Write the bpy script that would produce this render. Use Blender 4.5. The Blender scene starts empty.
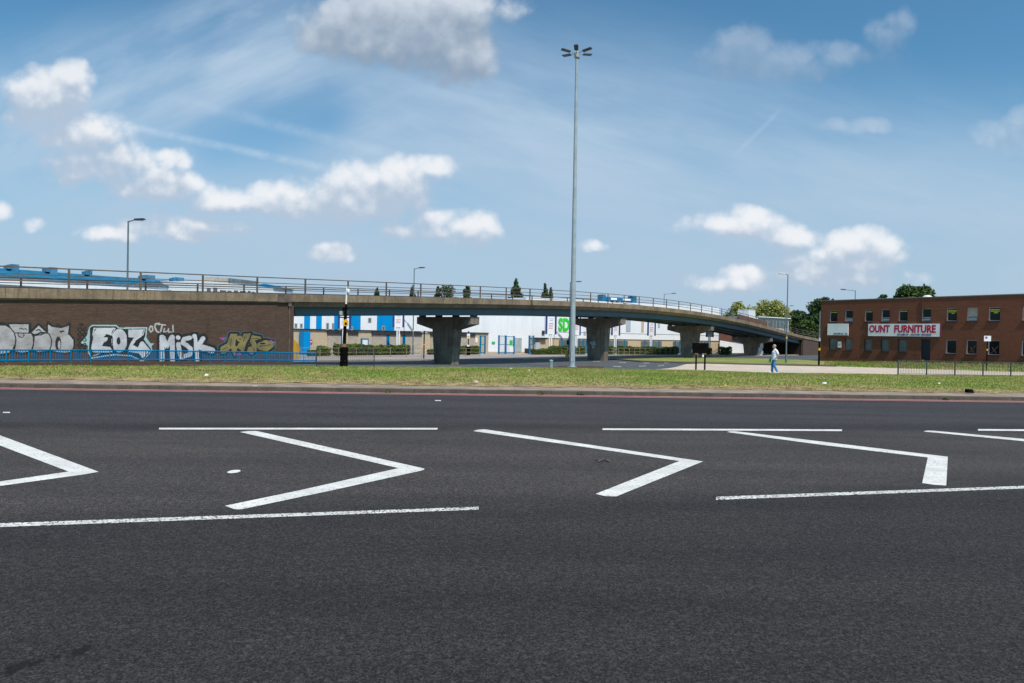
import bpy, bmesh, math, random
import numpy as np
from mathutils import Vector, Matrix
random.seed(7); rng = np.random.default_rng(7)
R = math.radians
scene = bpy.context.scene
COL = scene.collection

# ------------------------------------------------------------------ camera
FOC = 683.0; CX, CY = 512.0, 341.5
CAM = Vector((0, 0, 2.0))
PITCH = -math.atan(6.5 / FOC); ROLL = R(1.1)
fwd = Vector((0, math.cos(PITCH), math.sin(PITCH)))
r0 = Vector((1, 0, 0)); u0 = r0.cross(fwd)
rgt = (math.cos(ROLL) * r0 + math.sin(ROLL) * u0).normalized()
up = (-math.sin(ROLL) * r0 + math.cos(ROLL) * u0).normalized()
cd = bpy.data.cameras.new('camera'); cam = bpy.data.objects.new('camera', cd); COL.objects.link(cam)
M = Matrix((rgt, up, -fwd)).transposed().to_4x4(); M.translation = CAM
cam.matrix_world = M
cd.sensor_width = 36; cd.lens = 36 * FOC / 1024; cd.clip_start = 0.1; cd.clip_end = 9000
scene.camera = cam

def ray(px, py):
    return (fwd * FOC + rgt * (px - CX) - up * (py - CY)).normalized()
def at(px, py, Y):                       # point on the sight line at depth Y
    d = ray(px, py); return CAM + d * (Y / d.y)
def zof(px, py, Y): return at(px, py, Y).z
def sstep(a, b, x):
    t = min(1, max(0, (x - a) / (b - a))); return t * t * (3 - 2 * t)
def H(Y): return 0.13 - 0.85 * sstep(30, 66, Y)
def G0(px, py, z=0.0):
    d = ray(px, py); return CAM + d * ((z - CAM.z) / d.z)
def G(px, py, off=0.0):                  # point where the sight line meets the land behind the kerb
    d = ray(px, py); lo = 18.0
    Y = lo; prev = lo
    while Y < 600:
        p = CAM + d * (Y / d.y)
        if p.z < H(Y) + off: break
        prev = Y; Y += 0.5
    a, b = prev, Y
    for _ in range(25):
        m = (a + b) / 2; p = CAM + d * (m / d.y)
        if p.z < H(m) + off: b = m
        else: a = m
    p = CAM + d * (b / d.y); return p
def plane_hit(px, py, o, n):
    d = ray(px, py); return CAM + d * ((o - CAM).dot(n) / d.dot(n))

# ------------------------------------------------------------------ helpers
def lin(r, g, b):
    f = lambda c: (c / 255 / 12.92) if c / 255 <= .04045 else ((c / 255 + .055) / 1.055) ** 2.4
    return (f(r), f(g), f(b), 1)
def tag(o, label=None, cat=None, group=None, kind=None):
    if label: o['label'] = label
    if cat: o['category'] = cat
    if group: o['group'] = group
    if kind: o['kind'] = kind
    return o
def empty(name, loc=(0, 0, 0), rz=0, parent=None):
    o = bpy.data.objects.new(name, None); COL.objects.link(o)
    o.location = loc; o.rotation_euler = (0, 0, rz); o.empty_display_size = .2
    if parent: o.parent = parent
    return o
def children(o): return list(o.children)
def copy_tree(o, parent=None):
    c = o.copy(); COL.objects.link(c); c.parent = parent
    for ch in children(o): copy_tree(ch, c)
    return c

class MB:
    def __init__(s): s.v = []; s.f = []; s.m = []; s.sm = []
    def add(s, vs, fs, m=0, smooth=False):
        b = len(s.v); s.v += [tuple(x) for x in vs]
        for f in fs: s.f.append(tuple(b + i for i in f)); s.m.append(m); s.sm.append(smooth)
        return s
    def box(s, x0, x1, y0, y1, z0, z1, m=0):
        return s.add([(x0,y0,z0),(x1,y0,z0),(x1,y1,z0),(x0,y1,z0),(x0,y0,z1),(x1,y0,z1),(x1,y1,z1),(x0,y1,z1)],
                     [(0,3,2,1),(4,5,6,7),(0,1,5,4),(1,2,6,5),(2,3,7,6),(3,0,4,7)], m)
    def poly(s, pts, m=0): return s.add(pts, [tuple(range(len(pts)))], m)
    def prism(s, pts, vec, m=0):         # closed outline swept along vec
        n = len(pts); v = Vector(vec); a = [Vector(p) for p in pts]; b = [p + v for p in a]
        fs = [tuple(range(n - 1, -1, -1)), tuple(range(n, 2 * n))] + [(i, (i + 1) % n, n + (i + 1) % n, n + i) for i in range(n)]
        return s.add(a + b, fs, m)
    def tube(s, p0, p1, r0_, r1_=None, n=10, m=0):
        r1_ = r0_ if r1_ is None else r1_
        p0 = Vector(p0); p1 = Vector(p1); d = (p1 - p0).normalized()
        a = d.orthogonal().normalized(); b = d.cross(a)
        vs = []
        for p, r in ((p0, r0_), (p1, r1_)):
            vs += [p + (a * math.cos(2*math.pi*i/n) + b * math.sin(2*math.pi*i/n)) * r for i in range(n)]
        s.add(vs, [(i, (i+1) % n, n + (i+1) % n, n + i) for i in range(n)], m, n > 6)
        s.add(vs[:n], [tuple(range(n - 1, -1, -1))], m); s.add(vs[n:], [tuple(range(n))], m)
        return s
    def path(s, pts, r, n=8, m=0):
        for a, b in zip(pts, pts[1:]): s.tube(a, b, r, r, n, m)
        return s
    def lathe(s, prof, n=16, m=0, c=(0, 0)):
        vs = []
        for r, z in prof: vs += [(c[0] + r*math.cos(2*math.pi*i/n), c[1] + r*math.sin(2*math.pi*i/n), z) for i in range(n)]
        fs = []
        for k in range(len(prof) - 1):
            fs += [(k*n+i, k*n+(i+1) % n, (k+1)*n+(i+1) % n, (k+1)*n+i) for i in range(n)]
        s.add(vs, fs, m, True)
        s.add(vs[-n:], [tuple(range(n))], m); s.add(vs[:n], [tuple(range(n-1, -1, -1))], m)
        return s
    def sweep(s, rings, m=0, closed=True):
        n = len(rings[0]); vs = [p for r in rings for p in r]; fs = []
        for k in range(len(rings) - 1):
            for i in range(n if closed else n - 1):
                fs.append((k*n+i, k*n+(i+1) % n, (k+1)*n+(i+1) % n, (k+1)*n+i))
        s.add(vs, fs, m)
        if closed:
            s.add(rings[0], [tuple(range(n - 1, -1, -1))], m); s.add(rings[-1], [tuple(range(n))], m)
        return s
    def build(s, name, mats, parent=None, loc=(0, 0, 0), rz=0, bevel=0):
        me = bpy.data.meshes.new(name); me.from_pydata(s.v, [], s.f)
        mats = mats if isinstance(mats, (list, tuple)) else [mats]
        for m in mats: me.materials.append(m)
        me.polygons.foreach_set('material_index', s.m)
        me.polygons.foreach_set('use_smooth', s.sm)
        bm = bmesh.new(); bm.from_mesh(me)
        bmesh.ops.remove_doubles(bm, verts=bm.verts, dist=1e-5)
        bmesh.ops.recalc_face_normals(bm, faces=bm.faces); bm.to_mesh(me); bm.free()
        me.set_sharp_from_angle(angle=R(38)); me.update()
        o = bpy.data.objects.new(name, me); COL.objects.link(o)
        o.location = loc; o.rotation_euler = (0, 0, rz)
        if parent: o.parent = parent
        if bevel:
            b = o.modifiers.new('edge', 'BEVEL'); b.width = bevel; b.segments = 2; b.limit_method = 'ANGLE'
        return o

def sheet(name, pts, zf, mat, skirt=0, parent=None, step=1.5):
    """flat polygon (x,y) laid on the land, z = zf(x, y)"""
    bm = bmesh.new(); vs = [bm.verts.new((p[0], p[1], 0)) for p in pts]; bm.faces.new(vs)
    ys = [p[1] for p in pts]
    y = max(min(ys), 28) + step
    while y < min(max(ys), 68):
        bmesh.ops.bisect_plane(bm, geom=bm.verts[:] + bm.edges[:] + bm.faces[:], plane_co=(0, y, 0), plane_no=(0, 1, 0))
        y += step
    bmesh.ops.triangulate(bm, faces=bm.faces[:])
    for v in bm.verts: v.co.z = zf(v.co.x, v.co.y)
    if skirt:
        ed = [e for e in bm.edges if e.is_boundary]
        r = bmesh.ops.extrude_edge_only(bm, edges=ed)
        for v in [g for g in r['geom'] if isinstance(g, bmesh.types.BMVert)]: v.co.z -= skirt
    bmesh.ops.recalc_face_normals(bm, faces=bm.faces)
    me = bpy.data.meshes.new(name); bm.to_mesh(me); bm.free()
    me.materials.append(mat)
    o = bpy.data.objects.new(name, me); COL.objects.link(o)
    if parent: o.parent = parent
    return o

# ------------------------------------------------------------------ materials
class NT:
    def __init__(s, nt): s.nt = nt; s.n = nt.nodes; s.l = nt.links
    def node(s, t, **k):
        x = s.n.new(t)
        for a, b in k.items():
            if a.startswith('i_'):
                key = a[2:]; key = int(key) if key.isdigit() else key.replace('_', ' ')
                s.put(x.inputs[key], b)
            else: setattr(x, a, b)
        return x
    def put(s, inp, v):
        if isinstance(v, bpy.types.NodeSocket): s.l.new(v, inp)
        elif isinstance(v, bpy.types.Node): s.l.new(v.outputs[0], inp)
        elif v is not None: inp.default_value = v
    def math(s, op, a, b=None, c=None, clamp=False):
        x = s.n.new('ShaderNodeMath'); x.operation = op; x.use_clamp = clamp
        for i, v in enumerate((a, b, c)):
            if v is not None: s.put(x.inputs[i], v)
        return x.outputs[0]
    def vmath(s, op, a, b=None, c=None, out=0):
        x = s.n.new('ShaderNodeVectorMath'); x.operation = op
        for i, v in enumerate((a, b, c)):
            if v is not None: s.put(x.inputs[i], v)
        return x.outputs[out]
    def mix(s, f, a, b, mode='MIX'):
        x = s.n.new('ShaderNodeMix'); x.data_type = 'RGBA'; x.blend_type = mode
        s.put(x.inputs[0], f); s.put(x.inputs[6], a); s.put(x.inputs[7], b); return x.outputs[2]
    def rng(s, v, a, b, c=0.0, d=1.0, smooth=True):
        x = s.n.new('ShaderNodeMapRange'); x.interpolation_type = 'SMOOTHSTEP' if smooth else 'LINEAR'
        for i, q in enumerate((v, a, b, c, d)): s.put(x.inputs[i], q)
        return x.outputs[0]
    def noise(s, vec, scale, detail=3, rough=.55):
        x = s.n.new('ShaderNodeTexNoise'); s.put(x.inputs['Vector'], vec)
        x.inputs['Scale'].default_value = scale; x.inputs['Detail'].default_value = detail; x.inputs['Roughness'].default_value = rough
        return x.outputs[0]
    def vec(s, x, y, z):
        c = s.n.new('ShaderNodeCombineXYZ')
        for i, v in enumerate((x, y, z)): s.put(c.inputs[i], v)
        return c.outputs[0]
    def xyz(s, v):
        c = s.n.new('ShaderNodeSeparateXYZ'); s.put(c.inputs[0], v); return c.outputs

def newmat(name):
    m = bpy.data.materials.new(name); m.use_nodes = True
    t = NT(m.node_tree); b = m.node_tree.nodes['Principled BSDF']
    return m, t, b
def pmat(name, col, rough=.6, var=.18, scale=3, metal=0, spec=.4, streak=0, col2=None, bump=0, fine=0):
    """painted / concrete / metal surface with uneven tone; streak adds vertical weather streaks"""
    m, t, b = newmat(name)
    co = t.node('ShaderNodeTexCoord').outputs['Object']
    n = t.noise(co, scale, 5, .6)
    f = t.rng(n, .3, .7)
    dark = tuple(c * (1 - var) for c in col[:3]) + (1,); lite = tuple(min(1, c * (1 + var)) for c in col[:3]) + (1,)
    c = t.mix(f, dark, col2 or lite)
    if fine:
        c = t.mix(t.rng(t.noise(co, fine, 2), .35, .65, 0, .35), c, tuple(x * .55 for x in col[:3]) + (1,))
    if streak:
        sc = t.vmath('MULTIPLY', co, (2.6, 2.6, .22))
        st = t.rng(t.noise(sc, 2.2, 4, .65), .48, .75, 0, streak)
        c = t.mix(st, c, tuple(x * .35 for x in col[:3]) + (1,))
    t.put(b.inputs['Base Color'], c)
    t.put(b.inputs['Roughness'], t.rng(n, .3, .7, max(0, rough - .1), min(1, rough + .1)))
    b.inputs['Metallic'].default_value = metal; b.inputs['Specular IOR Level'].default_value = spec
    if bump:
        bp = t.node('ShaderNodeBump', i_Strength=bump, i_Distance=.02, i_Height=t.noise(co, scale * 8, 4)); t.put(b.inputs['Normal'], bp)
    return m
def brickmat(name, c1, c2, mortar, bw=.225, bh=.075, msize=.012, var=.5, stain=.35):
    m, t, b = newmat(name)
    co = t.xyz(t.node('ShaderNodeTexCoord').outputs['Object'])
    uv = t.vec(t.math('ADD', co[0], co[1]), co[2], 0)
    br = t.node('ShaderNodeTexBrick', i_Vector=uv, i_Color1=c1, i_Color2=c2, i_Mortar=mortar, i_Scale=1.0, i_Mortar_Size=msize, i_Bias=0.0)
    br.inputs['Brick Width'].default_value = bw; br.inputs['Row Height'].default_value = bh
    # patches and whole courses of another tone
    p = t.noise(t.vec(t.math('MULTIPLY', co[0], .35), t.math('MULTIPLY', co[2], 3.0), co[1]), 1.6, 5, .7)
    c = t.mix(t.rng(p, .35, .7, 0, var), br.outputs[0], tuple(x * .55 for x in c1[:3]) + (1,))
    q = t.noise(t.vec(t.math('MULTIPLY', co[0], 1.2), t.math('MULTIPLY', co[2], .25), co[1]), 1.3, 4, .6)
    c = t.mix(t.rng(q, .52, .78, 0, stain), c, tuple(x * .4 for x in c1[:3]) + (1,))
    w = t.noise(t.vec(t.math('MULTIPLY', co[0], 4), t.math('MULTIPLY', co[2], 13), co[1]), 1.0, 2, .6)
    c = t.mix(t.rng(w, .6, .78, 0, .45), c, tuple(min(1, x * 2.1) for x in c1[:3]) + (1,))
    t.put(b.inputs['Base Color'], c); b.inputs['Roughness'].default_value = .85; b.inputs['Specular IOR Level'].default_value = .25
    bp = t.node('ShaderNodeBump', i_Strength=.5, i_Distance=.01, i_Height=t.math('SUBTRACT', 1.0, br.outputs[1])); t.put(b.inputs['Normal'], bp)
    return m
def leafmat(name, a, b_, c_):
    m, t, b = newmat(name)
    r = t.node('ShaderNodeNewGeometry').outputs['Random Per Island']
    n = t.noise(t.node('ShaderNodeTexCoord').outputs['Object'], .7, 3)
    c = t.mix(t.rng(r, 0, 1, 0, 1, False), a, b_)
    c = t.mix(t.rng(n, .4, .65), c, c_)
    t.put(b.inputs['Base Color'], c); b.inputs['Roughness'].default_value = .6; b.inputs['Specular IOR Level'].default_value = .3
    return m
def glassmat(name, col=(.010, .012, .016, 1), rough=.06):
    m, t, b = newmat(name)
    n = t.noise(t.node('ShaderNodeTexCoord').outputs['Object'], 1.3, 2)
    t.put(b.inputs['Base Color'], t.mix(n, tuple(x * .5 for x in col[:3]) + (1,), tuple(x * 1.5 for x in col[:3]) + (1,)))
    b.inputs['Roughness'].default_value = rough; b.inputs['Specular IOR Level'].default_value = .22
    bp = t.node('ShaderNodeBump', i_Strength=.08, i_Distance=.02, i_Height=n); t.put(b.inputs['Normal'], bp)
    return m

MT = {}
MT['fascia'] = pmat('parapet concrete', (.25, .185, .125, 1), .85, .3, .9, streak=.75, bump=.3, fine=9)
MT['pier'] = pmat('pier concrete', (.20, .165, .135, 1), .85, .3, .8, streak=.55, bump=.3, fine=7)
MT['girder'] = pmat('girder paint', (.085, .135, .165, 1), .55, .15, .5, streak=.25)
MT['deckroad'] = pmat('deck asphalt', (.05, .05, .05, 1), .9, .2, 2)
MT['rail'] = pmat('railing paint', (.13, .095, .08, 1), .55, .3, 2)
MT['dark_rail'] = pmat('dark railing paint', (.05, .04, .04, 1), .6, .2, 2)
MT['wallbrick'] = brickmat('brown engineering brick', (.132, .076, .052, 1), (.088, .052, .038, 1), (.082, .060, .048, 1), stain=.5)
MT['redbrick'] = brickmat('red brown brick', (.215, .069, .037, 1), (.155, .049, .029, 1), (.15, .08, .055, 1), stain=.5, var=.45)
MT['abutbrick'] = brickmat('abutment brick', (.12, .075, .055, 1), (.09, .06, .045, 1), (.10, .08, .07, 1))
MT['tanbrick'] = brickmat('buff brick', (.63, .47, .30, 1), (.54, .41, .25, 1), (.48, .41, .33, 1), var=.15, stain=.12)
MT['blue'] = pmat('blue rail paint', (0, .165, .35, 1), .6, .12, 2, spec=0)
MT['grey_metal'] = pmat('galvanised steel', (.36, .40, .42, 1), .5, .15, 3)
MT['mast_metal'] = pmat('galvanised mast', (.33, .38, .41, 1), .5, .12, 1.2)
MT['pole_grey'] = pmat('grey pole paint', (.13, .17, .19, 1), .5, .2, 1.5)
MT['dark_metal'] = pmat('dark metal', (.035, .035, .04, 1), .5, .2, 3)
MT['black'] = pmat('black paint', (.006, .0055, .006, 1), .7, .3, 4, spec=0)
MT['railgrey'] = pmat('dull grey railing paint', (.06, .078, .09, 1), .6, .2, 2)
MT['white'] = pmat('white paint', (.78, .79, .80, 1), .5, .04, 1.5)
MT['clad_white'] = pmat('white cladding', (.80, .81, .83, 1), .5, .05, .6, streak=.06)
MT['clad_blue'] = pmat('blue cladding', (0, .25, .60, 1), .6, .06, .6, spec=0)
MT['navy'] = pmat('navy paint', (.02, .05, .20, 1), .5, .1, 2)
MT['roofblue'] = pmat('blue roof sheeting', (.015, .15, .27, 1), .7, .2, .8, streak=.3, spec=.15)
MT['ventblue'] = pmat('pale blue vent', (.05, .20, .34, 1), .5, .2, 1)
MT['shutter'] = pmat('roller shutter', (.42, .36, .30, 1), .6, .12, 2)
MT['yellow'] = pmat('yellow plate', (.75, .42, .01, 1), .5, .08, 4)
MT['red'] = pmat('red plate', (.55, .02, .03, 1), .5, .1, 4)
MT['green'] = pmat('green letters', (.02, .62, .02, 1), .45, .05, 2)
MT['greenplate'] = pmat('green plate', (.03, .42, .10, 1), .5, .05, 3)
MT['magenta_red'] = pmat('crimson letters', (.50, .008, .055, 1), .5, .05, 3)
MT['signwhite'] = pmat('sign board white', (.82, .82, .85, 1), .5, .06, .8)
MT['ink'] = pmat('blue ink', (.02, .025, .14, 1), .6, .1, 4)
MT['bluegrey_frame'] = pmat('window frame', (.42, .47, .52, 1), .5, .1, 3)
MT['glass'] = glassmat('dark glass')
MT['glass_grey'] = glassmat('grey backed glass', (.13, .145, .15, 1), .2)
MT['sill'] = pmat('brick sill', (.06, .03, .022, 1), .8, .2, 5)
MT['coping'] = pmat('coping', (.22, .20, .19, 1), .8, .2, 2)
MT['door'] = pmat('dark blue door', (.008, .012, .03, 1), .45, .2, 3)
MT['path'] = pmat('pale path surface', (.58, .475, .385, 1), .9, .14, .7, fine=12)
MT['pave'] = pmat('pavement slabs', (.33, .29, .27, 1), .9, .18, .8, fine=10)
MT['kerb'] = pmat('kerb stone', (.085, .068, .055, 1), .9, .3, 2.2, bump=.3, fine=14)
MT['kerbtop'] = pmat('kerbside paving', (.30, .23, .18, 1), .9, .3, 1.1, bump=.3, fine=16)
MT['abut_shade'] = pmat('brick darkened as deck shade', (.030, .024, .021, 1), .9, .3, 1.5, spec=.1)  # near-black colour stands in for the deck's shadow on the abutment
MT['soil'] = pmat('bare soil', (.075, .045, .032, 1), .95, .4, 3, bump=.6)
MT['ground'] = pmat('rough ground', (.09, .09, .07, 1), .95, .3, .2)
MT['sideroad'] = pmat('side road asphalt', (.085, .095, .105, 1), .85, .2, .6, fine=6)
MT['bark'] = pmat('bark', (.07, .05, .035, 1), .9, .3, 4)
MT['leaf_dark'] = leafmat('dark leaves', (.020, .042, .016, 1), (.045, .085, .025, 1), (.065, .105, .03, 1))
MT['leaf_mid'] = leafmat('mid leaves', (.035, .075, .014, 1), (.07, .12, .025, 1), (.10, .14, .035, 1))
MT['leaf_lime'] = leafmat('willow leaves', (.17, .20, .04, 1), (.28, .30, .075, 1), (.34, .34, .10, 1))
MT['leaf_hedge'] = leafmat('hedge leaves', (.035, .07, .014, 1), (.085, .14, .026, 1), (.13, .18, .04, 1))
MT['rust'] = pmat('rust brown', (.15, .075, .05, 1), .8, .3, 2)
MT['tyre'] = pmat('tyre rubber', (.015, .015, .016, 1), .8, .2, 6)
MT['skin'] = pmat('skin', (.50, .26, .18, 1), .55, .1, 6)
MT['shirt'] = pmat('white cotton', (.76, .78, .86, 1), .8, .06, 8, bump=.2)
MT['jeans'] = pmat('blue denim', (.075, .24, .52, 1), .85, .35, 7, bump=.3)
MT['hair'] = pmat('grey hair', (.40, .34, .30, 1), .8, .2, 20)
MT['lamp'] = pmat('lamp lens', (.55, .56, .56, 1), .3, .1, 6)

def boardmarked(name, col):
    m, t, b = newmat(name); co = t.node('ShaderNodeTexCoord').outputs['Object']; X, Y, Z = t.xyz(co)
    w = t.math('ADD', t.math('MULTIPLY', X, .77), t.math('MULTIPLY', Y, -.64)); s = t.math('FRACT', t.math('MULTIPLY', w, 1 / .32)); lift = t.math('FRACT', t.math('MULTIPLY', Z, 1 / 1.2))
    n = t.noise(co, .8, 5, .65); f = t.noise(co, 9, 4, .6); st = t.noise(t.vmath('MULTIPLY', co, (2.4, 2.4, .18)), 2.0, 5, .65)
    cell = t.node('ShaderNodeTexWhiteNoise', noise_dimensions='1D'); t.put(cell.inputs['W'], t.math('FLOOR', t.math('MULTIPLY', w, 1 / .32)))
    c = t.mix(t.rng(n, .3, .7), tuple(x * .62 for x in col[:3]) + (1,), tuple(x * 1.3 for x in col[:3]) + (1,))
    c = t.mix(t.rng(cell.outputs[0], 0, 1, 0, .30, False), c, tuple(x * .6 for x in col[:3]) + (1,))
    c = t.mix(t.rng(s, .0, .07, .45, 0), c, tuple(x * .4 for x in col[:3]) + (1,)); c = t.mix(t.rng(lift, .0, .03, .5, 0), c, tuple(x * .4 for x in col[:3]) + (1,))
    c = t.mix(t.rng(f, .4, .7, 0, .3), c, tuple(x * .6 for x in col[:3]) + (1,)); c = t.mix(t.rng(st, .46, .72, 0, .75), c, tuple(x * .28 for x in col[:3]) + (1,))
    t.put(b.inputs['Base Color'], c); b.inputs['Roughness'].default_value = .88; b.inputs['Specular IOR Level'].default_value = .2; return m
MT['pier'] = boardmarked('board marked pier concrete', (.25, .205, .165, 1))
def cladding(name, col):
    m, t, b = newmat(name); co = t.node('ShaderNodeTexCoord').outputs['Object']; X, Y, Z = t.xyz(co)
    s = t.math('FRACT', t.math('MULTIPLY', t.math('ADD', X, Y), 1 / 1.05)); s2 = t.math('FRACT', t.math('MULTIPLY', t.math('ADD', X, Y), 1 / .21))
    n = t.noise(t.vmath('MULTIPLY', co, (1.0, 1.0, .25)), 1.1, 4, .6)
    c = t.mix(t.rng(n, .35, .7, 0, .16), col, tuple(x * .6 for x in col[:3]) + (1,))
    c = t.mix(t.rng(s, .0, .06, .28, 0), c, tuple(x * .5 for x in col[:3]) + (1,)); c = t.mix(t.rng(s2, .0, .3, .10, 0), c, tuple(x * .6 for x in col[:3]) + (1,))
    t.put(b.inputs['Base Color'], c); b.inputs['Roughness'].default_value = .55; b.inputs['Specular IOR Level'].default_value = .15; return m
MT['clad_white'] = cladding('white cladding', (.82, .83, .85, 1)); MT['clad_blue'] = cladding('blue cladding', (0, .26, .62, 1))
# asphalt of the main road
def mat_asphalt():
    m, t, b = newmat('worn dark asphalt')
    co = t.node('ShaderNodeTexCoord').outputs['Object']; X, Y, Z = t.xyz(co)
    def line(p, q):
        k = (q.y - p.y) / (q.x - p.x); return t.math('MULTIPLY_ADD', X, -k, t.math('SUBTRACT', Y, p.y - k * p.x))
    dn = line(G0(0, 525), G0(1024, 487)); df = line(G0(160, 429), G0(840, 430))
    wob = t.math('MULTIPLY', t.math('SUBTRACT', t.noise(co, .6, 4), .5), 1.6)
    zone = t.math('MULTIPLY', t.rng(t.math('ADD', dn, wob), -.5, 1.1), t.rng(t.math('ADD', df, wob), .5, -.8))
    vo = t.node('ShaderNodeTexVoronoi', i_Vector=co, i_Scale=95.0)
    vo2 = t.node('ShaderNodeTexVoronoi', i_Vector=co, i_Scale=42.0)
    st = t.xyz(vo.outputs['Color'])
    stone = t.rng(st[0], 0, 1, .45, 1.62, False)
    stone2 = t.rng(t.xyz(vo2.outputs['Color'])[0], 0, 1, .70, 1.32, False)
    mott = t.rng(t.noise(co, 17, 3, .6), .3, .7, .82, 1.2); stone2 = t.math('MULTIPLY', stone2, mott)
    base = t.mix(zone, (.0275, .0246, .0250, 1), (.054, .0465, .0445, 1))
    far = t.rng(df, .2, 1.5); base = t.mix(far, base, (.043, .0395, .041, 1))  # far lanes coloured paler to imitate their sheen at a glancing view
    big = t.noise(t.vmath('MULTIPLY', co, (.25, 1.2, 1)), .9, 5, .6)
    base = t.mix(t.rng(big, .3, .7), t.mix(.0, base, base), t.mix(1.0, base, (1.3, 1.28, 1.25, 1), 'MULTIPLY'))
    # lengthwise wheel tracks
    tr = t.noise(t.vmath('MULTIPLY', co, (.03, 1.0, 1)), .75, 3, .5)
    skid = t.noise(t.vmath('MULTIPLY', t.node('ShaderNodeVectorRotate', rotation_type='Z_AXIS', i_Vector=co, i_Angle=R(-9)), (.12, 5.0, 1)), 1.1, 5, .6)
    base = t.mix(t.rng(skid, .62, .74, 0, .30), base, t.mix(1.0, base, (.66, .66, .68, 1), 'MULTIPLY'))
    crk = t.node('ShaderNodeTexVoronoi', feature='DISTANCE_TO_EDGE', i_Vector=t.vmath('ADD', t.vmath('MULTIPLY', co, (.16, .40, 1)), t.vmath('SCALE', t.node('ShaderNodeTexNoise', i_Vector=co, i_Scale=1.4).outputs['Color'])), i_Scale=1.0)
    crk.inputs[0].links[0].from_node.inputs[1].links[0].from_node.inputs['Scale'].default_value = .35
    base = t.mix(t.math('MULTIPLY', t.rng(crk.outputs['Distance'], .004, .0, 0, .55), t.rng(t.noise(co, .35, 2), .5, .6)), base, (.014, .013, .013, 1))
    base = t.mix(t.rng(tr, .42, .66, 0, .62), base, t.mix(1.0, base, (.72, .73, .76, 1), 'MULTIPLY'))
    c = t.mix(1.0, base, t.vec(t.math('MULTIPLY', stone, stone2), t.math('MULTIPLY', stone, stone2), t.math('MULTIPLY', stone, stone2)), 'MULTIPLY')
    # single pale and dark chips
    chip = t.rng(st[1], .975, .99); c = t.mix(chip, c, (.065, .06, .056, 1))
    pit = t.rng(st[2], .80, .92, 0, .9); c = t.mix(pit, c, (.008, .008, .009, 1))
    # oil drips near the bottom left
    for (px, py, r) in ((82, 650, .10), (15, 668, .12), (38, 662, .06), (60, 655, .04)):
        p = G0(px, py); d = t.vmath('DISTANCE', t.vmath('MULTIPLY', co, (1, .6, 1)), (p.x, p.y * .6, 0), out=1)
        d = t.math('ADD', d, t.math('MULTIPLY', t.math('SUBTRACT', t.noise(co, 22, 3), .5), .14))
        c = t.mix(t.rng(d, r * .3, r * .6, .85, 0), c, (.006, .006, .007, 1))
    t.put(b.inputs['Base Color'], c)
    b.inputs['Roughness'].default_value = .85; b.inputs['Specular IOR Level'].default_value = .25
    h = t.math('ADD', vo.outputs['Distance'], t.math('MULTIPLY', vo2.outputs['Distance'], .6))
    bp = t.node('ShaderNodeBump', i_Strength=.38, i_Distance=.005, i_Height=h); bp.invert = True
    t.put(b.inputs['Normal'], bp)
    return m
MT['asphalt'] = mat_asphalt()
def mat_marking(name, col, worn):
    m, t, b = newmat(name)
    co = t.node('ShaderNodeTexCoord').outputs['Object']
    vo = t.node('ShaderNodeTexVoronoi', i_Vector=co, i_Scale=60.0)
    n = t.noise(co, 14, 5, .7); n2 = t.noise(co, 2.2, 4)
    w = t.math('ADD', t.math('MULTIPLY', t.xyz(vo.outputs['Color'])[0], .55), t.math('MULTIPLY', n, .6))
    w = t.math('ADD', w, t.math('MULTIPLY', t.math('SUBTRACT', t.noise(co, 1.1, 4, .6), .5), .28))
    f = t.rng(w, 1 - worn - .14, 1 - worn + .06)
    c = t.mix(t.rng(n2, .3, .7), tuple(x * .78 for x in col[:3]) + (1,), col)
    c = t.mix(t.rng(t.noise(t.vmath('MULTIPLY', co, (.5, 2.5, 1)), 2.4, 4, .6), .5, .72, 0, .30), c, (.34, .33, .32, 1))
    t.put(b.inputs['Base Color'], t.mix(f, c, (.05, .048, .048, 1)))
    b.inputs['Roughness'].default_value = .7
    return m
MT['paint'] = mat_marking('white thermoplastic line', (.76, .74, .71, 1), .125)
MT['paint_worn'] = mat_marking('worn white line', (.75, .73, .70, 1), .27)
MT['redpaint'] = mat_marking('faded red line', (.60, .215, .215, 1), .16)

def mat_grass(name, blades):
    m, t, b = newmat(name)
    p = t.node('ShaderNodeNewGeometry').outputs['Position']; X, Y, Z = t.xyz(p)
    dk = t.math('SUBTRACT', t.math('MULTIPLY_ADD', X, -.055, Y), 24.8)         # metres behind the kerb strip
    n = t.noise(p, .9, 5, .65); n2 = t.noise(p, .22, 3)
    dry = t.rng(t.math('ADD', dk, t.math('MULTIPLY', t.math('SUBTRACT', n, .5), 7)), .2, 4.2, 1, 0)
    dry = t.math('MAXIMUM', dry, t.rng(t.math('ADD', n, t.math('MULTIPLY', n2, .6)), .74, .96, 0, .8))
    g = t.mix(t.rng(n2, .35, .65), (.175, .235, .045, 1), (.26, .295, .075, 1))
    g = t.mix(t.rng(t.noise(p, 5, 3), .35, .7, 0, .25), g, (.11, .16, .03, 1))
    s = t.mix(t.rng(t.noise(p, 2.2, 4), .35, .65), (.20, .135, .07, 1), (.40, .32, .15, 1))
    if blades:
        r = t.node('ShaderNodeNewGeometry').outputs['Random Per Island']
        g = t.mix(t.rng(r, 0, 1, 0, 1, False), t.mix(1.0, g, (.85, .87, .85, 1), 'MULTIPLY'), t.mix(1.0, g, (1.2, 1.16, 1.2, 1), 'MULTIPLY'))
        s = t.mix(r, t.mix(1.0, s, (.7, .7, .7, 1), 'MULTIPLY'), t.mix(1.0, s, (1.3, 1.3, 1.3, 1), 'MULTIPLY'))
    t.put(b.inputs['Base Color'], t.mix(dry, g, s))
    b.inputs['Roughness'].default_value = .8; b.inputs['Specular IOR Level'].default_value = .2
    return m
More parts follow.
